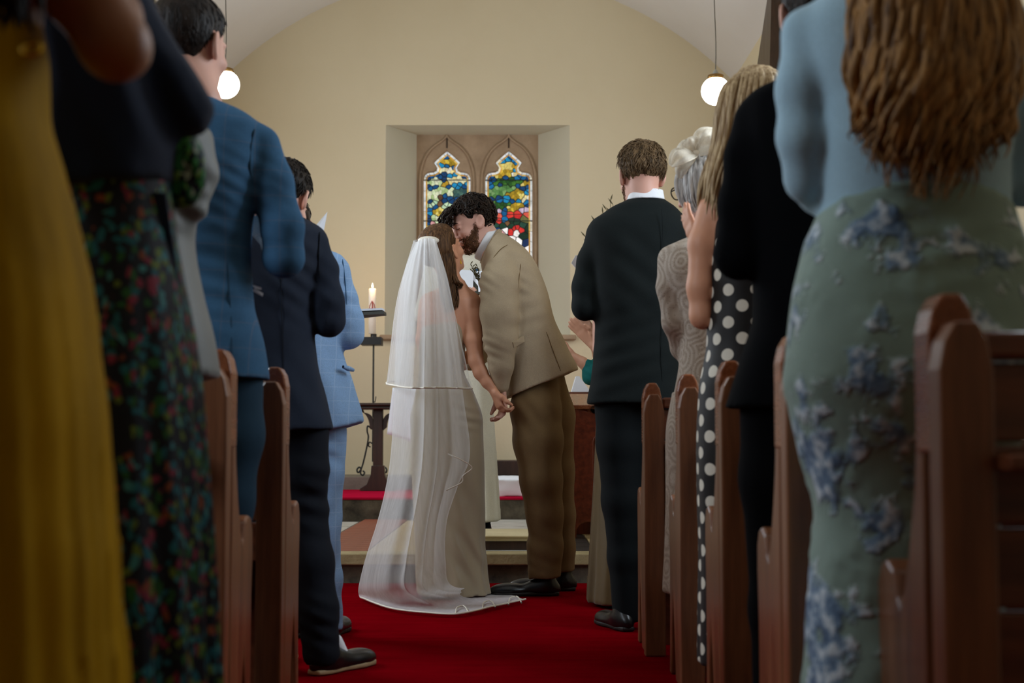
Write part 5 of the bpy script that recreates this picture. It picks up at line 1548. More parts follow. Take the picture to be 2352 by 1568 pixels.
# --- clapping guest in teal, mostly behind him
M_TEAL = cloth('teal_crepe', (10, 92, 90), .75, None, 300, .12)
F = Fig('clapping guest in teal sleeves behind the dark suited man', 7.45, 1445, Z1)
s = Solid(); s.loft(F.rings([(660, 1450, 30, 0, .06), (680, 1450, 74, 0, .10), (720, 1450, 80, 0, .12), (850, 1450, 66, 0, .11), (1000, 1448, 74, 0, .13), (1215, 1446, 70, 0, .14)]), 0)
s.chain([F.q(1400, 720, -.02, 20), F.q(1386, 850, -.06, 26), F.q(1362, 858, -.09, 25), F.q(1348, 838, -.1, 14)], .02)
s.chain([F.q(1500, 720, .02, 20), F.q(1500, 850, .04, 20), F.q(1420, 840, .02, 18), F.q(1376, 818, .0, 14)], .02)
s.chain([F.q(1374, 850, -.07, 27), F.q(1352, 870, -.08, 12)], .02)
F.build(s, 'dress', M_TEAL, .008, addf(fold(W(1360, 850, 7.25), (.6, 0, 1), .04, .005, .08)))
B = Solid(); c = F.p(1446, 606, .0); head(B, c, rot(70, 0, 0), .95, F.p(1450, 665, 0), fem=1)
B.ell(tuple(F.p(1450, 690, 0)), (.12, .08, .05), .04)
B.chain([F.q(1362, 858, -.09, 14), F.q(1338, 832, -.10, 12.5), F.q(1316, 818, -.11, 10)], .02)
hand(B, np.array(tuple(F.p(1314, 816, -.11))), (-.9, -.1, .3), (.3, 1, .3), (.5, 0, .6), 10, .95)
B.chain([F.q(1376, 818, .0, 13), F.q(1366, 792, -.02, 12)], .02)
hand(B, np.array(tuple(F.p(1366, 792, -.02))), (-.66, -.05, .68), (-.3, -.6, -.3), (.6, .2, .7), 3, 1.08, .0095)
hand(B, np.array(tuple(F.p(1372, 786, .05))), (-.55, -.05, .8), (.3, -.8, 0), (.7, -.2, .5), 6, 1.05, .0095)
for sx in (-1, 1):
    B.chain([F.q(1450, 690, 0, 24), F.q(1448, 1000, 0, 24), F.q(1446 + sx * 26, 1180, 0, 15), F.q(1446 + sx * 26, 1245, 0, 12)], .02)
B.chain([F.q(1450, 690, 0, 24), F.q(1404, 725, -.02, 12), F.q(1386, 850, -.06, 14), F.q(1362, 858, -.09, 14)], .02)
B.chain([F.q(1450, 690, 0, 24), F.q(1496, 725, .02, 12), F.q(1496, 848, .04, 12), F.q(1420, 840, .02, 12), F.q(1376, 818, .0, 13)], .02)
B.chain([F.q(1420, 840, .03, 10), F.q(1384, 800, .05, 11), F.q(1374, 788, .05, 11)], .02)
F.build(B, 'body', SK_OLIVE, .006)
for sx in (-1, 1):
    q_ = F.p(1446 + sx * 26, 1200, -.04); shoe(F, q_.x, q_.y, Z1 + .001, 90, M_SHOE, M_DSOLE, .24)
short_hair(F, c, rot(70, 0, 0), .95, M_BRHAIR, thick=.018, nape=-.1, rough=.004, res=.007)

# --- older woman with cream fascinator
def lace(name):
    m, nt, b = new_mat(name); v = coords(nt)
    vo = node(nt, 'ShaderNodeTexVoronoi'); vo.inputs['Scale'].default_value = 11; nt.links.new(v, vo.inputs['Vector'])
    rings_ = mth(nt, 'SINE', mth(nt, 'MULTIPLY', mth(nt, 'ADD', vo.outputs['Distance'], mth(nt, 'MULTIPLY', noise(nt, v, 7, 2), .5)), 34.0))
    dots = node(nt, 'ShaderNodeTexVoronoi'); dots.inputs['Scale'].default_value = 120; nt.links.new(v, dots.inputs['Vector'])
    f = mth(nt, 'ADD', mth(nt, 'MULTIPLY', rings_, .10), mth(nt, 'MULTIPLY', mth(nt, 'LESS_THAN', dots.outputs['Distance'], .25), -.2))
    f = mth(nt, 'ADD', f, .5)
    nt.links.new(ramp(nt, f, [(.25, lin((150, 132, 118))), (.5, lin((186, 172, 156))), (.72, lin((214, 206, 196)))]), b.inputs['Base Color'])
    b.inputs['Roughness'].default_value = .8; bump(nt, b, f, .5, .004)
    return m
M_LACE = lace('taupe_paisley_lace')
M_WHAIR = hair_mat('silver_hair', (150, 148, 148), (238, 236, 232), (70, 70, 10))
M_SINAMAY = plain('cream_sinamay', (240, 228, 206), .6, .06, 20, 300, .3, .3)
F = Fig('older woman in taupe lace jacket with silver hair and fascinator', 4.56, 1640)
s = Solid(); s.loft(F.rings([(535, 1648, 40, .0, .06), (552, 1646, 84, .0, .09), (575, 1645, 124, .0, .11), (620, 1645, 126, .0, .13), (700, 1645, 96, .0, .13), (780, 1646, 84, .0, .125), (840, 1650, 90, .0, .135), (930, 1650, 106, .0, .15)]), 0)
s.chain([F.q(1536, 595, .0, 26), F.q(1540, 660, .0, 31), F.q(1550, 740, .0, 28), F.q(1566, 800, .05, 24), F.q(1590, 806, .14, 20)], .018, kin=.02)
s.chain([F.q(1756, 600, .0, 28), F.q(1752, 740, .0, 30), F.q(1710, 790, .12, 22)], .02)
F.build(s, 'jacket', M_LACE, .0075, addf(fold(W(1545, 740, 4.4), (.3, 0, 1), .04, .003, .08), fold(W(1580, 830, 4.3), (.2, 0, 1), .05, .002, .08)))
s = Solid(); s.loft(F.rings([(900, 1645, 100, .0, .14), (1000, 1642, 112, 0, .15), (1150, 1640, 110, 0, .15), (1250, 1640, 112, 0, .15), (1362, 1640, 116, 0, .16)]), 0, ripple=(10, .05, .3, .7, .2))
F.build(s, 'skirt', M_LACE, .01)
B = Solid(); c = F.p(1622, 432, .02); R = rot(46, 6, 0); head(B, c, R, .95, F.p(1640, 545, 0), fem=1)
B.ell(tuple(F.p(1645, 575, 0)), (.12, .08, .05), .04)
for px_, dy_ in ((1590, .14), (1710, .12)):
    w = np.array(tuple(F.p(px_, 800, dy_))); hand(B, w, (.3 if px_ < 1640 else -.3, .9, .3), (1 if px_ < 1640 else -1, .2, 0), (0, 0, 1), 20, .92)
B.chain([F.q(1645, 580, 0, 40), F.q(1536, 605, 0, 14), F.q(1550, 740, 0, 14), F.q(1566, 798, .05, 14), F.q(1590, 803, .13, 15)], .02)
B.chain([F.q(1645, 580, 0, 40), F.q(1756, 610, 0, 14), F.q(1752, 740, 0, 14), F.q(1710, 798, .12, 14)], .02)
for sx in (-1, 1):
    B.chain([F.q(1645, 580, 0, 40), F.q(1645, 900, 0, 40), F.q(1640 + sx * 40, 1340, 0, 26), F.q(1640 + sx * 40, 1520, 0, 20)], .02)
F.build(B, 'body', SK_PINK, .0065)
for sx in (-1, 1):
    q_ = F.p(1640 + sx * 40, 1400, -.06); shoe(F, q_.x, q_.y, .001, 90 + sx * 4, M_LACE, M_DSOLE, .24)
short_hair(F, c, R, .95, M_WHAIR, thick=.024, nape=-.11, rough=.004, freq=40, res=.005)
rr = random.Random(31); g = []
for i in range(26):
    a = math.radians(70 + i * 9.2)
    v0 = hpt(c, R, .95, (.03 * math.cos(a), .02 + .03 * math.sin(a) - .03, .128)); v1 = hpt(c, R, .95, (.10 * math.cos(a), -.02 + .115 * math.sin(a), .05)); v2 = hpt(c, R, .95, (.105 * math.cos(a), -.02 + .12 * math.sin(a), -.04)); v3 = hpt(c, R, .95, (.085 * math.cos(a), -.02 + .10 * math.sin(a), -.11))
    if math.sin(a) < .55: g.append([tuple(v0), tuple(v1), tuple(v2), tuple(v3)])
tubes('hair_lock', lock_paths(g, 130, rr, .006, .0075, 0, 14, .006, 1.5), M_WHAIR, F.root, 5, F.off)['kind'] = 'stuff'
# glasses
gl_ = []
for sx in (-1, 1):
    cc = hpt(c, R, .95, (sx * .032, .107, .0))
    ux = np.array(R) @ np.array([1, 0, 0]); uz = np.array(R) @ np.array([0, 0, 1])
    gl_.append((np.array([np.array(tuple(cc)) + ux * .024 * math.cos(t) + uz * .02 * math.sin(t) for t in np.linspace(0, 6.283, 24)]), .0022))
    gl_.append((np.array([tuple(hpt(c, R, .95, (sx * .056, .105, .005))), tuple(hpt(c, R, .95, (sx * .074, .06, .006))), tuple(hpt(c, R, .95, (sx * .083, -.0, .004)))]), .002))
gl_.append((np.array([tuple(hpt(c, R, .95, (-.008, .112, .002))), tuple(hpt(c, R, .95, (0, .115, .004))), tuple(hpt(c, R, .95, (.008, .112, .002)))]), .002))
tubes('glasses', gl_, M_DKHAIR, F.root, 6, F.off)
# fascinator: looped sinamay bow with net
def petal(base, tip, wid, bulge, n=12, m=9):
    b = np.array(base); t = np.array(tip); ax = t - b; w = np.cross(ax, np.array(bulge)); w /= np.linalg.norm(w)
    V = []; Q = []
    for i in range(n):
        u = i / (n - 1)
        for j in range(m):
            v = j / (m - 1) * 2 - 1
            V.append(b + ax * u + w * v * wid * math.sin(math.pi * min(1, u * .92 + .04)) ** .7 + np.array(bulge) * (math.sin(math.pi * u) * (1 - .5 * v * v) + .12 * math.cos(v * 8)))
    for i in range(n - 1):
        for j in range(m - 1):
            Q.append((i * m + j, (i + 1) * m + j, (i + 1) * m + j + 1, i * m + j + 1))
    return V, Q
def sheer(name, rgb, alpha):
    m, nt, b = new_mat(name)
    b.inputs['Base Color'].default_value = (*lin(rgb), 1); b.inputs['Roughness'].default_value = .55
    n = noise(nt, coords(nt), 160, 2)
    nt.links.new(mth(nt, 'ADD', mth(nt, 'MULTIPLY', n, .3), alpha - .15), b.inputs['Alpha'])
    return m
M_NET = sheer('sheer_cream_sinamay', (246, 236, 216), .62)
fb = tuple(F.p(1600, 352, -.04))
for k, (tx, ty, dy, wd, bl) in enumerate([(1541, 380, -.06, .042, (-.02, -.03, .02)), (1550, 352, -.02, .035, (-.01, -.03, .03)), (1580, 318, -.04, .03, (-.01, -.04, .01)), (1655, 300, -.02, .045, (-.02, -.05, .02)), (1650, 335, -.05, .04, (.0, -.05, .03)), (1560, 410, -.03, .03, (-.03, -.02, .0)), (1622, 310, .03, .04, (0, .02, .03))]):
    V_, Q_ = petal(fb, tuple(F.p(tx, ty, dy)), wd, bl)
    o_ = pydata('fascinator_loop', V_, Q_, M_NET, F.root, True, F.off)
    ed = [V_[i * 9] for i in range(12)] + [V_[i * 9 + 8] for i in range(11, -1, -1)]
    tubes('loop_edge', [(np.array(ed), .0018)], M_SINAMAY, o_, 5, F.off)
s = Solid(); s.ell(fb, (.02, .018, .013)); F.build(s, 'fascinator_knot', M_SINAMAY, .004)

# --- woman in polka dot dress with long blonde hair
def polka(name):
    m, nt, b = new_mat(name)
    uv = coords(nt, 'UV')
    sep = nt.nodes.new('ShaderNodeSeparateXYZ'); nt.links.new(uv, sep.inputs[0])
    SP = .074
    def dots(ox, oy):
        fx = mth(nt, 'SUBTRACT', mth(nt, 'FRACT', mth(nt, 'ADD', mth(nt, 'MULTIPLY', sep.outputs[0], 1 / SP), ox)), .5)
        fy = mth(nt, 'SUBTRACT', mth(nt, 'FRACT', mth(nt, 'ADD', mth(nt, 'MULTIPLY', sep.outputs[1], 1 / (SP * 1.15)), oy)), .5)
        d = mth(nt, 'SQRT', mth(nt, 'ADD', mth(nt, 'MULTIPLY', fx, fx), mth(nt, 'MULTIPLY', mth(nt, 'MULTIPLY', fy, fy), 1.32)))
        return mth(nt, 'LESS_THAN', d, .215)
    f = mth(nt, 'MAXIMUM', dots(0, 0), dots(.5, .5))
    nt.links.new(mixc(nt, f, lin((20, 18, 18)), lin((226, 220, 204))), b.inputs['Base Color'])
    b.inputs['Roughness'].default_value = .6; b.inputs['Specular IOR Level'].default_value = .35
    return m
M_POLKA = polka('polka_dot_satin')
M_BLOND = hair_mat('blonde_hair', (120, 88, 52), (214, 188, 146), (110, 110, 6))
F = Fig('woman in black and white polka dot dress, long blonde hair', 3.80, 1715)
cxy = F.p(1722, 800)
s = Solid(); s.loft(F.rings([(470, 1738, 92, .0, .09), (520, 1736, 104, .0, .11), (600, 1734, 106, .0, .125), (700, 1726, 98, .0, .115), (780, 1722, 98, .0, .115), (900, 1722, 116, .0, .135), (1020, 1722, 120, .0, .14), (1140, 1722, 118, .0, .13), (1300, 1720, 112, .0, .12), (1524, 1718, 112, .0, .12)]), 0, ripple=(7, .05, .4, .8, .3))
F.build(s, 'dress', M_POLKA, .008, uvc=(cxy.x, cxy.y, .115))
B = Solid(); c = F.p(1738, 268, .02); R = rot(0, 8, 0); head(B, c, R, .97, F.p(1738, 420, 0), fem=1)
B.loft(F.rings([(425, 1738, 36, 0, .05), (442, 1738, 84, 0, .07), (470, 1737, 112, 0, .085), (520, 1736, 98, 0, .1), (600, 1734, 92, 0, .1)]), .03)
B.chain([F.q(1636, 480, .0, 34), F.q(1618, 560, .0, 36), F.q(1612, 660, .0, 33), F.q(1614, 725, .0, 28), F.q(1622, 670, .12, 26), F.q(1620, 590, .2, 20)], .03, kin=.02)
w = np.array(tuple(F.p(1619, 580, .205))); hand(B, w, (-.36, .25, .75), (1, .3, .1), (0, -1, .2), 8, .95)
B.chain([F.q(1840, 480, .0, 34), F.q(1852, 700, .0, 32), F.q(1760, 640, .2, 22)], .03)
w = np.array(tuple(F.p(1755, 635, .2))); hand(B, w, (-.5, .2, .7), (-1, .3, .1), (0, -1, .2), 8, .95)
for sx in (-1, 1):
    B.chain([F.q(1734, 590, 0, 50), F.q(1724, 900, 0, 50), F.q(1718 + sx * 46, 1480, 0, 32), F.q(1718 + sx * 46, 1615, 0, 26)], .02)
F.build(B, 'body', SK_TAN, .007)
for sx in (-1, 1):
    q_ = F.p(1718 + sx * 46, 1400, -.06); shoe(F, q_.x, q_.y, .001, 90, M_SHOE, M_DSOLE, .24)
short_hair(F, c, R, .97, M_BLOND, thick=.02, nape=-.13, rough=.003, freq=40, res=.006, name='hair_crown')
rr = random.Random(14); g = []
for i in range(24):
    a = math.radians(180 + i * 180 / 23)
    v0 = hpt(c, R, .97, (.025 * math.cos(a), .01 + .02 * math.sin(a), .132)); v1 = hpt(c, R, .97, (.092 * math.cos(a), -.015 + .115 * math.sin(a), .06))
    x3 = 1738 + 112 * math.cos(a) - (10 if math.cos(a) < 0 else 0)
    v2 = F.p(1738 + 94 * math.cos(a), 330, .02 + .115 * math.sin(a)); v3 = F.p(x3, 430, .02 + .125 * math.sin(a)); v4 = F.p(x3 + 6 * math.cos(a), 500 + rr.uniform(-20, 45), .03 + .12 * math.sin(a))
    g.append([tuple(v0), tuple(v1), tuple(v2), tuple(v3), tuple(v4)])
tubes('hair_lock', lock_paths(g, 170, rr, .006, .0085, 0, 18, .006, 1.6), M_BLOND, F.root, 5, F.off)['kind'] = 'stuff'

# --- man in black suit
F = suit_man('man in plain black suit between blonde woman and long wavy hair', 2.95, 1900,
    [(175, 1890, 60, .0, .06), (192, 1900, 130, .0, .09), (215, 1912, 190, .0, .115), (240, 1918, 215, .0, .125), (320, 1920, 222, .0, .14), (450, 1920, 210, .0, .14), (600, 1920, 190, .0, .135), (720, 1922, 192, .0, .135), (820, 1925, 222, .0, .145), (938, 1925, 258, .0, .16)],
    [[(1728, 280, .0, 44), (1722, 360, .0, 56), (1710, 470, .0, 58), (1698, 585, .0, 54), (1730, 560, .13, 46), (1800, 500, .26, 34)],
     [(2110, 280, .0, 44), (2120, 420, .0, 56), (2130, 585, .0, 54), (2090, 560, .13, 46), (2020, 500, .26, 34)]],
    938,
    [[(1800, 940, .0, 100), (1796, 1100, .0, 92), (1790, 1400, .0, 64), (1786, 1770, .0, 52)], [(2000, 940, .0, 110), (2004, 1100, .0, 92), (2000, 1400, .0, 64), (1996, 1770, .0, 52)]],
    M_BLACK, M_BLACK, (1884, 40, 0.02, 4, 6, 0, 1.0, (1890, 185, 0)), SK_FAIR, M_DKHAIR,
    [(1786, -.06, 92, M_SHOE, M_DSOLE), (1996, -.06, 88, M_SHOE, M_DSOLE)], hair=dict(thick=.012, nape=-.09, rough=.003, res=.006), cuts=[((1500, 938), (2300, 942), 1)])

# --- woman in pale blue top and patterned skirt, nearest at the right
M_PBLUE = cloth('pale_blue_jersey', (158, 190, 206), .85, None, 350, .05, .2)
def applique(name):
    m, nt, b = new_mat(name); v = coords(nt)
    n1 = noise(nt, v, 9.0, 2, .5); n2 = noise(nt, v, 34, 3, .6)
    f = mth(nt, 'ADD', mth(nt, 'MULTIPLY', n1, .72), mth(nt, 'MULTIPLY', n2, .28))
    fl_ = ramp(nt, n2, [(.35, lin((48, 78, 112))), (.5, lin((110, 136, 162))), (.62, lin((204, 214, 220)))])
    mask = ramp(nt, f, [(.51, (0, 0, 0)), (.56, (1, 1, 1))])
    nt.links.new(mixc(nt, mask, lin((128, 150, 138)), fl_), b.inputs['Base Color'])
    b.inputs['Roughness'].default_value = .7; b.inputs['Sheen Weight'].default_value = .15
    h = mth(nt, 'MULTIPLY', mask, mth(nt, 'ADD', n2, .5))
    bump(nt, b, h, .6, .008)
    return m
M_SKIRT = applique('sage_blue_floral_applique')
F = Fig('woman in pale blue top, floral skirt and long wavy auburn hair', 2.22, 2090)
s = Solid(); s.loft(F.rings([(-60, 2095, 60, 0, .05), (-30, 2095, 150, .0, .08), (10, 2092, 232, .0, .105), (80, 2090, 262, .0, .12), (160, 2090, 246, .0, .13), (250, 2094, 222, .0, .13), (330, 2098, 218, .0, .125), (420, 2100, 214, .0, .115), (520, 2100, 216, .0, .115)]), 0)
s.chain([F.q(1858, 80, .0, 66), F.q(1848, 200, .0, 62), F.q(1846, 320, .0, 52), F.q(1852, 410, .02, 45), F.q(1884, 448, .06, 38), F.q(1960, 440, .2, 30)], .014, kin=.03)
s.chain([F.q(2330, 80, .0, 66), F.q(2345, 250, .0, 58), F.q(2350, 420, .02, 46), F.q(2250, 440, .2, 32)], .014, kin=.03)
F.build(s, 'top', M_PBLUE, .008, addf(fold(W(1905, 265, 2.05), (-.35, 0, 1), .035, .004, .06), fold(W(1960, 330, 2.03), (.15, 0, 1), .05, .0025, .09), lump(.002, 6, 6)))
s = Solid(); s.loft(F.rings([(432, 2100, 214, .0, .116), (480, 2100, 220, .0, .12), (560, 2096, 246, .0, .13), (700, 2090, 270, -.005, .15), (860, 2086, 278, -.01, .165), (960, 2084, 262, -.005, .155), (1080, 2082, 226, .0, .135), (1200, 2080, 202, .0, .125), (1400, 2078, 214, .0, .13), (1568, 2076, 222, .0, .135), (1760, 2074, 230, .0, .14)]), 0)
# waistband curves up at the back
def wcut(x, y, z):
    c0 = F.p(2100, 500); a = (x - c0.x) / (214 * F.k)
    return (z - (F.p(2100, 436).z - .034 * np.clip(np.abs(a), 0, 1.2) ** 2 + 0 * y))
s.ops.append(('cut', None, None, wcut, 0))
F.build(s, 'skirt', M_SKIRT, .008, addf(lambda x, y, z: -.0035 * np.clip(wob(x, y, z, 9, 44, 9) + .1, 0, 1) * (1 + .8 * wob(x, y, z, 34, 45)), fold(W(2200, 560, 2.03), (-.15, 0, 1), .04, .0025, .10)))
B = Solid(); c = F.p(2110, -230, .03); R = rot(0, 4, 0); head(B, c, R, .98, F.p(2100, -70, 0), fem=1)
B.ell(tuple(F.p(2096, -10, 0)), (.14, .08, .07), .04)
for px_, sx in ((1960, 1), (2250, -1)):
    w = np.array(tuple(F.p(px_, 440, .2))); B.chain([F.q(2096, 40, 0, 60), F.q(2094 - sx * 220, 110, 0, 28), F.q(2094 - sx * 240, 330, 0, 26), F.q(px_ - sx * 70, 446, .1, 24), (*w, .022)], .02)
    hand(B, w, (sx * .5, .7, .2), (sx, .2, 0), (0, 0, 1), 22, .95)
for sx in (-1, 1):
    B.chain([F.q(2096, 40, 0, 60), F.q(2090, 700, 0, 80), F.q(2080 + sx * 80, 1700, 0, 56), F.q(2080 + sx * 80, 2040, 0, 44)], .02)
F.build(B, 'body', SK_FAIR, .007)
for sx in (-1, 1):
    q_ = F.p(2080 + sx * 80, 1400, -.06); shoe(F, q_.x, q_.y, .001, 90, M_SHOE, M_DSOLE, .24)
M_AUB = hair_mat('wavy_auburn_hair', (66, 40, 20), (196, 146, 86), (90, 90, 8), .45)
short_hair(F, c, R, .98, M_AUB, thick=.03, nape=-.14, rough=.004, freq=40, res=.008, name='hair_crown')
rr = random.Random(77); g = []
for i in range(38):
    u = -1 + 2 * i / 37
    x0_ = 2130 + u * 120; x1_ = 2145 + u * 175; x2_ = 2150 + u * 178; x3_ = 2140 + u * 150 + rr.uniform(-14, 14)
    end = 330 + 120 * (1 - abs(u) ** 2.2) + rr.uniform(-50, 60) - (30 if u < -.7 else 0)
    dp = -.115 - .055 * (1 - u * u)
    for layer in range(2):
        dl = dp + .03 * layer
        g.append([tuple(F.p(x0_, -200, dl + .02)), tuple(F.p(x1_, -20, dl)), tuple(F.p(x2_, 150, dl - .012)), tuple(F.p(x3_, 280, dl - .008)), tuple(F.p(x3_ - u * 14, end, dl + .01))])
tubes('hair_lock', lock_paths(g, 400, rr, .008, .0085, 0, 26, .02, 2.2, .5), M_AUB, F.root, 5, F.off)['kind'] = 'stuff'

# ================================================================== the priest behind the couple
M_ROBE = cloth('cream_vestment', (222, 216, 198), .85, None, 300, .05)
M_STOLE = cloth('blue_stole', (24, 66, 96), .7, None, 300, .1)
F = Fig('priest in cream vestment and blue stole hidden behind the kissing couple', 7.95, 1066, Z1)
s = Solid(); s.loft(F.rings([(584, 1064, 26, .0, .06), (594, 1064, 62, .0, .10), (610, 1064, 82, .0, .13), (660, 1062, 86, .0, .15), (760, 1062, 72, .0, .15), (900, 1062, 70, .0, .16), (1050, 1064, 75, .0, .18), (1196, 1067, 80, .0, .2)]), 0, ripple=(11, .05, .4, 1.1, .4))
s.chain([F.q(1130, 625, .0, 26), F.q(1148, 720, .0, 28), F.q(1112, 716, -.2, 24)], .03)
s.chain([F.q(998, 625, .0, 26), F.q(980, 720, .0, 28), F.q(1040, 718, -.2, 24)], .03)
F.build(s, 'vestment', M_ROBE, .011)
for px_ in (1048, 1088):
    P = np.array([tuple(F.p(px_, 586, -.03)), tuple(F.p(px_ + 1, 606, -.10)), tuple(F.p(px_ + 2, 640, -.142)), tuple(F.p(px_, 690, -.15))])
    tubes('stole', [(spline(P + np.array([o_ * .012, 0, 0]), 20), .013) for o_ in (-1.4, -.5, .5, 1.4)], M_STOLE, F.root, 6, F.off)
B = Solid(); c = F.p(1064, 532, -.03); R = rot(180, 10, 0); head(B, c, R, .97, F.p(1064, 590, 0))
B.ell(tuple(F.p(1064, 605, 0)), (.1, .07, .04), .03)
for px_, sx in ((1110, 1), (1042, -1)):
    w = np.array(tuple(F.p(px_ - sx * 2, 712, -.25))); B.chain([F.q(1064, 610, 0, 20), F.q(1064 + sx * 66, 630, 0, 12), F.q(1064 + sx * 78, 720, 0, 12), F.q(px_, 716, -.2, 12), (*w, .024)], .02)
    hand(B, w, (-sx * .3, -.6, .5), (-sx * .6, .3, .6), (-sx, -.3, .4), 20)
F.build(B, 'body', SK_FAIR, .006)
short_hair(F, c, R, .97, M_BRHAIR, thick=.012, nape=-.08, rough=.003, res=.007)
T = Solid()
for px_ in (1040, 1112):
    T.chain([F.q(px_, 1140, .0, 15), F.q(px_ + 2, 1215, .0, 13)], .01)
F.build(T, 'trousers', M_NAVYT, .008)
for px_ in (1040, 1114):
    q_ = F.p(px_, 1000, .06); shoe(F, q_.x, q_.y, Z1 + .001, 270, M_SHOE, M_DSOLE)
# open book in his hands
bc = W(1086, 650, 7.62)
bk = thing('prayer_book', 'open white prayer book between bride and groom', 'book', tuple(bc))
for sx, nm in ((-1, 'page'), (1, 'page')):
    o_ = pydata(nm, [(0, 0, -.05), (sx * .10, -.02, -.045), (sx * .10, .05, .075), (0, .06, .07)], [(0, 1, 2, 3)], M_PAPER, bk)
    s_ = o_.modifiers.new('thick', 'SOLIDIFY'); s_.thickness = .01
o_ = pydata('cover', [(-.106, -.025, -.052), (.106, -.025, -.052), (.106, .055, .082), (-.106, .055, .082)], [(0, 1, 2, 3)], M_BOOK, bk); o_.location = (0, .012, -.008)
s_ = o_.modifiers.new('thick', 'SOLIDIFY'); s_.thickness = .006

# ================================================================== groom
M_TAN = cloth('tan_wool_suit', (178, 160, 132), .85, None, 460, .09, wr=.10)
M_TANT = cloth('tan_wool_trousers', (122, 98, 66), .85, None, 460, .10, wr=.07)
M_CURL = hair_mat('dark_curly_hair', (10, 7, 5), (48, 34, 24), (60, 60, 60), .4)
M_BEARD = hair_mat('brown_beard', (58, 36, 24), (134, 94, 64), (120, 120, 40), .6)
F = Fig('groom in tan suit bending to kiss the bride', 6.66, 1250)
GF = F
s = Solid()
s.loft(F.rings([(530, 1128, 14, .0, .05), (540, 1132, 30, .0, .085), (556, 1142, 44, .0, .135), (580, 1156, 58, .0, .175), (615, 1171, 66, .0, .195), (660, 1184, 70, .0, .195), (740, 1201, 76, .0, .18), (800, 1224, 81, .0, .175), (850, 1243, 85, .0, .18), (918, 1246, 88, .0, .19)]), 0)
s.chain([F.q(1156, 600, -.14, 34), F.q(1148, 650, -.19, 44), F.q(1146, 720, -.205, 42), F.q(1150, 780, -.2, 37), F.q(1151, 840, -.19, 28), F.q(1149, 884, -.17, 20)], .02, kin=.02)
s.chain([F.q(1150, 600, .14, 34), F.q(1135, 700, .2, 38), F.q(1125, 790, .2, 32), F.q(1080, 830, .16, 22)], .02, kin=.02)
A = F.p(1160, 916); Bq = F.p(1334, 846)
s.cut((A.x, A.y, A.z), (Bq.z - A.z, 0, -(Bq.x - A.x)))
s.cut(tuple(F.p(1127, 565)), (-.88, 0, .48))
# back vent
JS = s; F.build(s, 'jacket', M_TAN, .006, addf(fold(W(1112, 650, 6.45), (.75, 0, 1), .042, .0055, .075, .4), fold(W(1120, 800, 6.45), (.4, 0, 1), .04, .006, .07), fold(W(1196, 655, 6.5), (.5, 0, 1), .05, .004, .06), fold(W(1205, 720, 6.48), (-.3, 0, 1), .07, .003, .10), fold(W(1170, 570, 6.5), (.2, 0, 1), .06, .002, .08), lump(.0025, 6, 51)))
# pocket flap
a_, b_, c_, d_ = [Vector(tuple(on_solid(F, JS, *q_))) for q_ in ((1177, 786), (1202, 771), (1204, 784), (1179, 798))]
seam(F, JS, ((1196, 604), (1192, 640), (1190, 670)), M_TANT, 'armhole_seam', .002)
seam(F, JS, ((1255, 762), (1270, 805), (1288, 852)), M_TANT, 'vent_seam', .0022)
seam(F, JS, ((1166, 562), (1150, 572), (1133, 592)), M_TANT, 'collar_seam', .0016)
o_ = pydata('pocket_flap', [tuple(a_), tuple(b_), tuple(c_), tuple(d_)], [(0, 1, 2, 3)], M_TAN, F.root, off=F.off); s_ = o_.modifiers.new('thick', 'SOLIDIFY'); s_.thickness = .008; s_.offset = 0
# lapel collar fold
e1 = np.array([.48, 0, .88])
def ring(cx_, cy_, ra, rb, rt, name, mat, offs, a0=0, a1=6.2832):
    cc = np.array(tuple(F.p(cx_, cy_, .0)))
    P = np.array([cc + e1 * ra * math.cos(t) + np.array([0, 1, 0]) * rb * math.sin(t) for t in np.linspace(a0, a1, 40)])
    return tubes(name, [(P + e1 * 0 + np.array([-.88, 0, .48]) * o, rt) for o in offs], mat, F.root, 6, F.off)
ring(1119, 562, .076, .07, .009, 'shirt_collar', M_SHIRT, tuple(-.014 + .0045 * i_ for i_ in range(8)))
ring(1127, 566, .086, .082, .008, 'coat_collar', M_TAN, (-.006, .002))
T = Solid()
T.chain([F.q(1236, 876, -.03, 46), F.q(1230, 940, -.065, 57), F.q(1236, 1010, -.08, 55), F.q(1243, 1100, -.09, 47), F.q(1251, 1180, -.09, 40), F.q(1252, 1260, -.09, 37), F.q(1251, 1318, -.09, 37)], .02, kin=.03)
T.chain([F.q(1254, 876, .05, 46), F.q(1262, 960, .09, 57), F.q(1272, 1080, .11, 46), F.q(1284, 1180, .12, 36), F.q(1288, 1260, .12, 32), F.q(1290, 1330, .12, 31)], .02, kin=.03)
T.cut(tuple(F.p(1250, 1326, -.09)), (0.1, 0, -1))
F.build(T, 'trousers', M_TANT, .0065, addf(fold(W(1240, 1250, 6.55), (.5, 0, 1), .075, .0035, .10, .3), fold(W(1240, 1312, 6.55), (.35, 0, 1), .05, .004, .05), fold(W(1215, 950, 6.5), (.8, 0, .6), .07, .003, .10), fold(W(1270, 1080, 6.5), (1, 0, .2), .09, .003, .14), lump(.003, 6, 52)))
q_ = F.p(1280, 1000, -.09); shoe(F, q_.x, q_.y, .001, 182, M_SHOE, M_DSOLE, .305)
q_ = F.p(1318, 1000, .12); shoe(F, q_.x, q_.y, .001, 178, M_SHOE, M_DSOLE, .30)
B = Solid(); c = F.p(1087, 511, -.02); R = rot(107, 25, 0); sc = 1.02
head(B, c, R, sc, F.p(1132, 566, .0), nr=.058)
B.ell(tuple(F.p(1148, 590, 0)), (.09, .12, .06), .04)
B.chain([F.q(1156, 600, -.12, 26), F.q(1148, 720, -.19, 22), F.q(1151, 840, -.185, 17), F.q(1150, 892, -.165, 13)], .03)
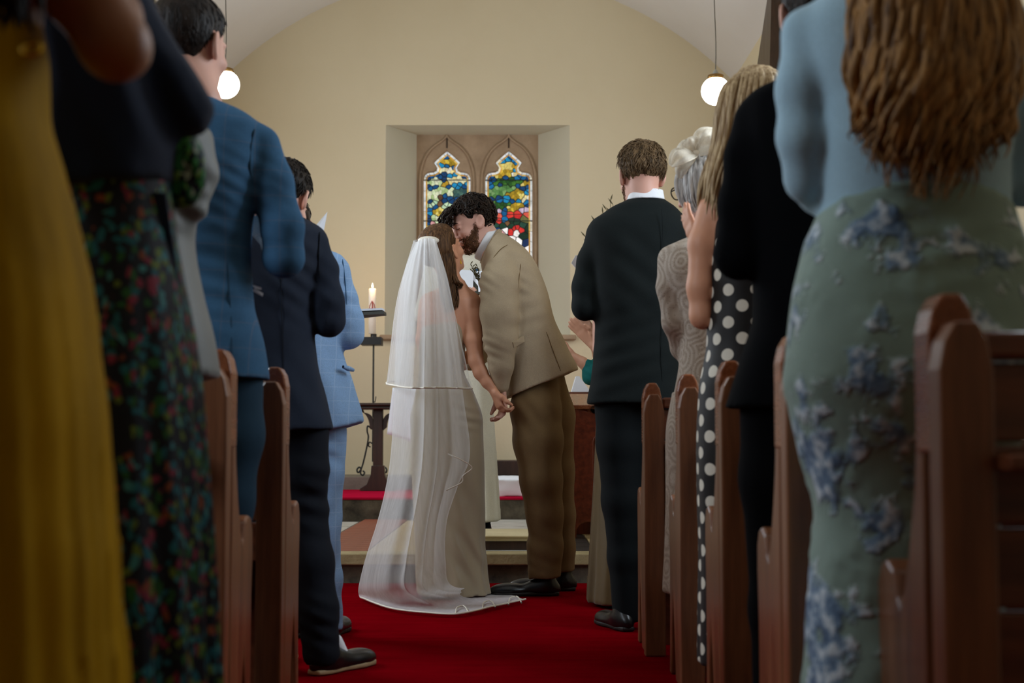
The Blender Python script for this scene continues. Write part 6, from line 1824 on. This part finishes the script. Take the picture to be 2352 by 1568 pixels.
hand(B, np.array(tuple(F.p(1152, 895, -.165))), (.08, .05, -1), (-.9, -.4, 0), (-.3, .9, -.1), 34, 1.0)
B.chain([F.q(1150, 600, .12, 26), F.q(1135, 700, .2, 22), F.q(1125, 790, .2, 18), F.q(1076, 832, .15, 13)], .03)
hand(B, np.array(tuple(F.p(1072, 834, .15))), (-1, -.2, -.2), (0, -1, 0), (0, 0, 1), 15)
F.build(B, 'body', SK_PINK, .0045)
short_hair(F, c, R, sc, M_CURL, thick=.011, nape=-.06, rough=.006, freq=30, res=.005, topx=.0, seed=9)
# loose curls over the cap
rr = random.Random(4); cur = []
for k in range(520):
    u = rr.uniform(-1, 1); a = rr.uniform(0, 6.283); zz = u
    v = np.array([math.sqrt(1 - u * u) * math.cos(a), math.sqrt(1 - u * u) * math.sin(a), u])
    loc_ = np.array([0, -.012, .03]) + v * np.array([.084, .104, .094])
    if loc_[2] < float(hairline(loc_[1], -.06)) + .012: continue
    if loc_[1] > .075 and loc_[2] < .05: continue
    r_ = rr.uniform(.009, .017); ph = rr.uniform(0, 6.28); ax1 = np.cross(v, np.array([rr.gauss(0, 1), rr.gauss(0, 1), rr.gauss(0, 1)])); ax1 /= np.linalg.norm(ax1); ax2 = np.cross(v, ax1)
    pts = []
    for t in np.linspace(0, rr.uniform(3.8, 7.5), 14):
        pts.append(tuple(hpt(c, R, sc, loc_ + ax1 * r_ * math.cos(t + ph) + ax2 * r_ * math.sin(t + ph) + v * (.004 * math.sin(t * 1.7 + ph) + .0015 * t))))
    cur.append((np.array(pts), np.interp(np.linspace(0, 1, 14), [0, .2, .8, 1], [.002, .0042, .0036, .0008])))
for k in range(60):     # forelocks falling over the brow
    x_ = rr.uniform(-.06, .06); st0 = np.array([x_, .085 + rr.uniform(-.02, .02), .105 + rr.uniform(-.02, .008)]); pts = []
    ln = rr.uniform(.05, .085)
    for t in np.linspace(0, 1, 14):
        pts.append(tuple(hpt(c, R, sc, st0 + np.array([.010 * math.sin(t * 11 + k), .035 * math.sin(t * 2.2) + .007 * math.cos(t * 12 + k), -ln * t]))))
    cur.append((np.array(pts), np.interp(np.linspace(0, 1, 14), [0, .2, .8, 1], [.002, .0042, .0034, .0006])))
tubes('curl', cur, M_CURL, F.root, 5, F.off)['kind'] = 'stuff'
stubble(F, c, R, sc, M_BEARD, 1900, .013, .0012)
flow_tufts(F, c, R, sc, M_CURL, 260, .02, .002, .010, -.06, .3, 5, name='hair_edge')
# brow and lashes of the closed eye
for sx in (-1, 1):
    tubes('eyebrow', [(np.array([tuple(hpt(c, R, sc, (sx * (.018 + .03 * t), .097 - .014 * t * t, .022 + .006 * math.sin(t * 3)))) for t in np.linspace(0, 1, 8)]), np.array([.002, .0035, .004, .004, .0035, .003, .002, .001]))], M_CURL, F.root, 5, F.off)
    tubes('eyelashes', [(np.array([tuple(hpt(c, R, sc, (sx * (.020 + .022 * t), .094 - .010 * t * t, .0 - .003 * math.sin(t * 3.1)))) for t in np.linspace(0, 1, 8)]), .0014)], M_CURL, F.root, 5, F.off)
# buttonhole sprig
st_ = []; b0 = W(1103, 655, 6.50)
for tx, ty in ((1081, 606), (1086, 612), (1092, 618), (1084, 622), (1096, 612), (1090, 632)):
    t_ = W(tx, ty, 6.5); P = spline([tuple(b0), tuple(b0.lerp(t_, .5) + Vector((.004, 0, 0))), tuple(t_)], 8); st_.append((P, np.linspace(.0022, .001, 8)))
    for k in range(3, 8):
        dr = np.array([rr.uniform(-1, .6), rr.uniform(-.5, .5), rr.uniform(.2, 1)]); dr /= np.linalg.norm(dr)
        st_.append((np.array([P[k], P[k] + dr * .008, P[k] + dr * .017]), np.array([.001, .0032, .0006])))
bh = tubes('buttonhole', st_, M_STEM, None, 5)
setp(bh, 'small dark dried sprig buttonhole on the groom\'s chest', 'buttonhole')

# ================================================================== bride
M_SATIN = satin('champagne_satin', (178, 162, 134), .42, .06)
M_VEILTRIM = satin('ivory_ribbon', (240, 232, 216), .35, .03)
M_BHAIR = hair_mat('brown_bride_hair', (46, 30, 18), (118, 84, 54), (120, 120, 14), .35)
F = Fig('bride in champagne satin dress and long white veil', 6.55, 1035)
s = Solid()
s.loft(F.rings([(734, 1018, 52, .0, .092), (780, 1016, 54, .0, .095), (845, 1014, 51, .0, .09), (905, 1022, 68, .0, .115), (965, 1026, 83, .0, .13), (1050, 1029, 83, .0, .14), (1180, 1032, 81, .0, .145), (1290, 1036, 80, .0, .16), (1345, 1040, 81, .0, .175), (1362, 1042, 82, .0, .18)]), 0, ripple=(8, .05, 1.2, .5, .05))
s.cut(tuple(F.p(1040, 738, -.09)), (-.12, 0, 1))
s.cut((0, 0, .006), (0, 0, -1))
F.build(s, 'dress', M_SATIN, .0065, addf(fold(W(1085, 1290, 6.4), (1, 0, .55), .07, .007, .13, .5), fold(W(1090, 955, 6.42), (.25, 0, 1), .045, .004, .07), fold(W(1075, 1180, 6.4), (1, 0, .4), .10, .004, .16), lump(.002, 5, 61)))
B = Solid(); c = F.p(1017, 578, -.01); R = rot(-42, -28, 0); sc = .98
head(B, c, R, sc, F.p(1040, 655, .0), nr=.048, fem=1)
B.loft(F.rings([(648, 1044, 22, .0, .045), (662, 1043, 36, .0, .06), (676, 1038, 56, .0, .075), (692, 1034, 66, .0, .085), (740, 1020, 56, .0, .09), (800, 1016, 48, .0, .08)]), .03)
B.chain([F.q(1083, 694, -.01, 21), F.q(1086, 730, -.03, 22.5), F.q(1088, 780, -.05, 20.5), F.q(1093, 828, -.06, 17.5), F.q(1104, 856, -.07, 16), F.q(1119, 878, -.08, 13), F.q(1133, 895, -.09, 10.5)], .025, kin=.012)
hand(B, np.array(tuple(F.p(1134, 897, -.10))), (.34, -.06, -.85), (.9, .45, .25), (-.2, -.9, .2), 42, .88)
B.chain([F.q(986, 694, -.01, 21), F.q(975, 780, .0, 20), F.q(985, 840, .04, 17), F.q(1030, 830, .16, 11)], .025)
hand(B, np.array(tuple(F.p(1034, 829, .165))), (.8, .3, .2), (0, 1, .2), (0, 0, 1), 20, .93)
F.build(B, 'body', SK_TAN, .0045, addf(fold(W(1055, 715, 6.46), (1, 0, .25), .05, .0018, .05)))
flow_tufts(F, c, R, sc, M_BHAIR, 260, .03, .0012, .006, -.075, .05, 6, mess=.2, name='hair_edge')
short_hair(F, c, R, sc, M_BHAIR, thick=.017, nape=-.075, rough=.0012, freq=40, res=.0045, topx=.004, seed=12)
rr = random.Random(40); g = []
# swept back strands on the crown
for i in range(22):
    a = -1.1 + 2.2 * i / 21
    v0 = hpt(c, R, sc, (.085 * math.sin(a), .062 - .03 * abs(a), .085 - .04 * abs(a))); v1 = hpt(c, R, sc, (.082 * math.sin(a), .0, .128 - .05 * a * a)); v2 = hpt(c, R, sc, (.055 * math.sin(a), -.08, .098 - .03 * a * a)); v3 = hpt(c, R, sc, (.02 * math.sin(a), -.118, .05))
    g.append([tuple(v0), tuple(v1), tuple(v2), tuple(v3)])
tubes('hair_strand', lock_paths(g, 180, rr, .004, .0028, 0, 14, .002, 1), M_BHAIR, F.root, 5, F.off)['kind'] = 'stuff'
g = []
for i in range(16):
    u = i / 15
    g.append([tuple(F.p(1000 + 36 * u, 556 + 8 * u, -.115 + .03 * u)), tuple(F.p(1006 + 38 * u, 610, -.13 + .045 * u)), tuple(F.p(1014 + 32 * u, 655, -.125 + .05 * u)), tuple(F.p(1022 + 26 * u, 692, -.115 + .035 * u)), tuple(F.p(1030 + 18 * u, 712 + 14 * (1 - u), -.11 + .02 * u))])
for i in range(5):
    g.append([tuple(F.p(1040, 585, -.07)), tuple(F.p(1042, 620, -.085)), tuple(F.p(1046 + i, 645, -.10)), tuple(F.p(1056 + i, 655, -.085)), tuple(F.p(1050 + i, 668, -.085))])
tubes('hair_lock', lock_paths(g, 210, rr, .007, .0042, 0, 18, .006, 1.6, .5), M_BHAIR, F.root, 5, F.off)['kind'] = 'stuff'
ev = hpt(c, R, sc, (.088, .008, -.050))
tubes('earring', [(np.array([tuple(ev), (ev.x + .001, ev.y, ev.z - .012), (ev.x + .001, ev.y, ev.z - .022)]), np.array([.001, .003, .0035]))], M_GOLD, F.root, 6, F.off)

# veil
def veil_mat():
    m = bpy.data.materials.new('white_tulle'); m.use_nodes = True
    nt = m.node_tree; nt.nodes.clear()
    out = nt.nodes.new('ShaderNodeOutputMaterial')
    tr_n = nt.nodes.new('ShaderNodeBsdfTransparent'); df = nt.nodes.new('ShaderNodeBsdfDiffuse'); tl_ = nt.nodes.new('ShaderNodeBsdfTranslucent')
    df.inputs[0].default_value = (.90, .90, .90, 1); tl_.inputs[0].default_value = (.88, .88, .88, 1)
    mx = nt.nodes.new('ShaderNodeMixShader'); mx.inputs[0].default_value = .4
    nt.links.new(df.outputs[0], mx.inputs[1]); nt.links.new(tl_.outputs[0], mx.inputs[2])
    at = nt.nodes.new('ShaderNodeAttribute'); at.attribute_name = 'tulle'
    lw = nt.nodes.new('ShaderNodeLayerWeight'); lw.inputs[0].default_value = .35
    f = mth(nt, 'MULTIPLY', at.outputs['Fac'], mth(nt, 'ADD', mth(nt, 'MULTIPLY', lw.outputs['Facing'], 1.0), .62))
    f = mth(nt, 'MULTIPLY', f, mth(nt, 'ADD', mth(nt, 'MULTIPLY', noise(nt, coords(nt, 'Object', (1, 1, .12)), 45, 3), .5), .72))
    f = mth(nt, 'MINIMUM', f, .97)
    m2 = nt.nodes.new('ShaderNodeMixShader')
    nt.links.new(f, m2.inputs[0]); nt.links.new(tr_n.outputs[0], m2.inputs[1]); nt.links.new(mx.outputs[0], m2.inputs[2])
    nt.links.new(m2.outputs[0], out.inputs[0])
    return m
M_VEIL = veil_mat()
def fl_pt(px, py):
    v = (CY - py) / FX; t = (.012 - HC) / (math.sin(TH) + v * math.cos(TH))
    return ((px - CX) / FX * t, t * (math.cos(TH) - v * math.sin(TH)), .012)
def sheet(rows, nu, nv, folds, famp, dens, name, seed):
    """rows: lists of (px, py, depth or None for the floor), resampled across and along"""
    G = np.array([spline([fl_pt(a, b) if d is None else tuple(W(a, b, d)) for a, b, d in r], nu) for r in rows])
    S_ = np.array([spline(G[:, i, :], nv) for i in range(nu)]).transpose(1, 0, 2)
    u = np.linspace(0, 1, nu)[None, :]; t = np.linspace(0, 1, nv)[:, None]
    rs_ = np.random.RandomState(seed); w = 0
    for k in range(5):
        w = w + np.sin(2 * np.pi * (folds * rs_.uniform(.6, 1.6) * u + .25 * rs_.uniform(-1, 1) * t) + rs_.uniform(0, 6.28))
    env = famp(t) * np.sin(np.pi * np.clip(u * .94 + .03, 0, 1)) ** .4
    S_[:, :, 1] += env * w / 2.2
    S_[:, :, 0] += .35 * env * np.roll(w, 3, 1) / 2.2
    S_[:, :, 2] = np.maximum(S_[:, :, 2], .008)
    V_ = S_.reshape(-1, 3)
    i = np.arange(nv - 1)[:, None] * nu; j = np.arange(nu - 1)[None, :]
    Q_ = np.stack([i + j, i + j + 1, i + nu + j + 1, i + nu + j], -1).reshape(-1, 4)
    de = np.broadcast_to(dens(t, u), (nv, nu)).ravel()
    o = quadmesh(name, V_, Q_, M_VEIL, F.root, off=F.off, attr=de)
    return o, S_
long_rows = [[(960, 553, 6.44), (972, 549, 6.39), (986, 547, 6.37), (1000, 550, 6.42)],
    [(926, 640, 6.46), (960, 640, 6.34), (1000, 640, 6.32), (1030, 645, 6.42)],
    [(910, 760, 6.50), (955, 762, 6.32), (1005, 765, 6.30), (1050, 765, 6.40)],
    [(906, 900, 6.52), (955, 902, 6.27), (1010, 905, 6.25), (1064, 905, 6.38)],
    [(898, 1040, 6.50), (950, 1040, 6.23), (1010, 1040, 6.2), (1080, 1042, 6.34)],
    [(886, 1120, 6.48), (940, 1120, 6.18), (1000, 1120, 6.16), (1052, 1116, 6.30)],
    [(866, 1200, 6.45), (925, 1200, 6.12), (985, 1200, 6.12), (1026, 1200, 6.26)],
    [(840, 1280, 6.45), (905, 1285, 6.08), (975, 1290, 6.06), (1024, 1290, 6.22)],
    [(824, 1345, 6.46), (900, 1350, 6.06), (980, 1355, 6.02), (1040, 1345, 6.2)],
    [(824, 1366, None), (905, 1386, None), (1010, 1390, None), (1090, 1366, None), (1130, 1352, None)],
    [(828, 1373, None), (905, 1399, None), (1040, 1411, None), (1135, 1393, None), (1207, 1377, None)]]
vo, VS = sheet(long_rows, 120, 150, 5, lambda t: .004 + .016 * np.clip(t / .5, 0, 1) * np.clip((1.02 - t) / .2, .15, 1), lambda t, u: np.interp(t, [0, .15, .5, 1], [.62, .56, .54, .6]) + 0 * u, 'long_veil', 3)
tubes('ribbon_trim', [(VS[-1] + np.array([0, 0, .003]), .0042)], M_VEILTRIM, vo, 6, F.off)
tubes('ribbon_trim', [(spline([tuple(W(1028, 1042, 6.25)), tuple(W(1060, 1056, 6.23)), tuple(W(1084, 1074, 6.24)), tuple(W(1064, 1092, 6.24)), tuple(W(1060, 1108, 6.24)), tuple(W(1024, 1126, 6.22))], 40), .0028)], M_VEILTRIM, vo, 6, F.off)
# ribboned curls of the train edge
for (x_, y_) in ((1050, 1398), (1112, 1386), (1172, 1376)):
    tubes('ribbon_trim', [(spline([fl_pt(x_ - 4, y_ + 12), tuple(Vector(fl_pt(x_, y_)) + Vector((0, 0, .006))), tuple(Vector(fl_pt(x_ + 16, y_ - 2)) + Vector((0, 0, .008))), fl_pt(x_ + 26, y_ + 8)], 16), .0032)], M_VEILTRIM, vo, 6, F.off)
short_rows = [[(956, 556, 6.40), (968, 549, 6.35), (985, 546, 6.33), (1001, 550, 6.38)],
    [(934, 610, 6.42), (960, 606, 6.30), (990, 606, 6.28), (1020, 612, 6.38)],
    [(916, 690, 6.46), (950, 690, 6.26), (1000, 690, 6.25), (1040, 694, 6.37)],
    [(905, 780, 6.52), (945, 780, 6.22), (1005, 782, 6.21), (1060, 782, 6.36)],
    [(896, 850, 6.56), (940, 852, 6.20), (1008, 854, 6.19), (1076, 850, 6.36)],
    [(890, 882, 6.58), (938, 890, 6.18), (1010, 890, 6.18), (1086, 892, 6.36)]]
vs, SS = sheet(short_rows, 110, 80, 6, lambda t: .004 + .014 * t, lambda t, u: np.interp(t, [0, .12, .4, 1], [.85, .68, .5, .42]) + 0 * u, 'short_veil', 8)
tubes('ribbon_trim', [(SS[-1], .0045)], M_VEILTRIM, vs, 6, F.off)
# left side of the short tier wraps to the front of her shoulder
wrap_rows = [[(956, 556, 6.40), (950, 552, 6.46), (958, 550, 6.52)], [(916, 690, 6.46), (912, 690, 6.60), (940, 690, 6.74)], [(896, 850, 6.56), (894, 850, 6.7), (940, 850, 6.82)], [(890, 882, 6.58), (892, 876, 6.72), (930, 876, 6.84)]]
v3, S3 = sheet(wrap_rows, 30, 60, 2, lambda t: .002 + .006 * t, lambda t, u: .34 + 0 * u + 0 * t, 'short_veil', 5)
tubes('ribbon_trim', [(S3[-1], .004)], M_VEILTRIM, v3, 6, F.off)
s = Solid(); s.ell(tuple(W(984, 552, 6.41)), (.05, .02, .02)); F.build(s, 'comb', M_VEILTRIM, .005)
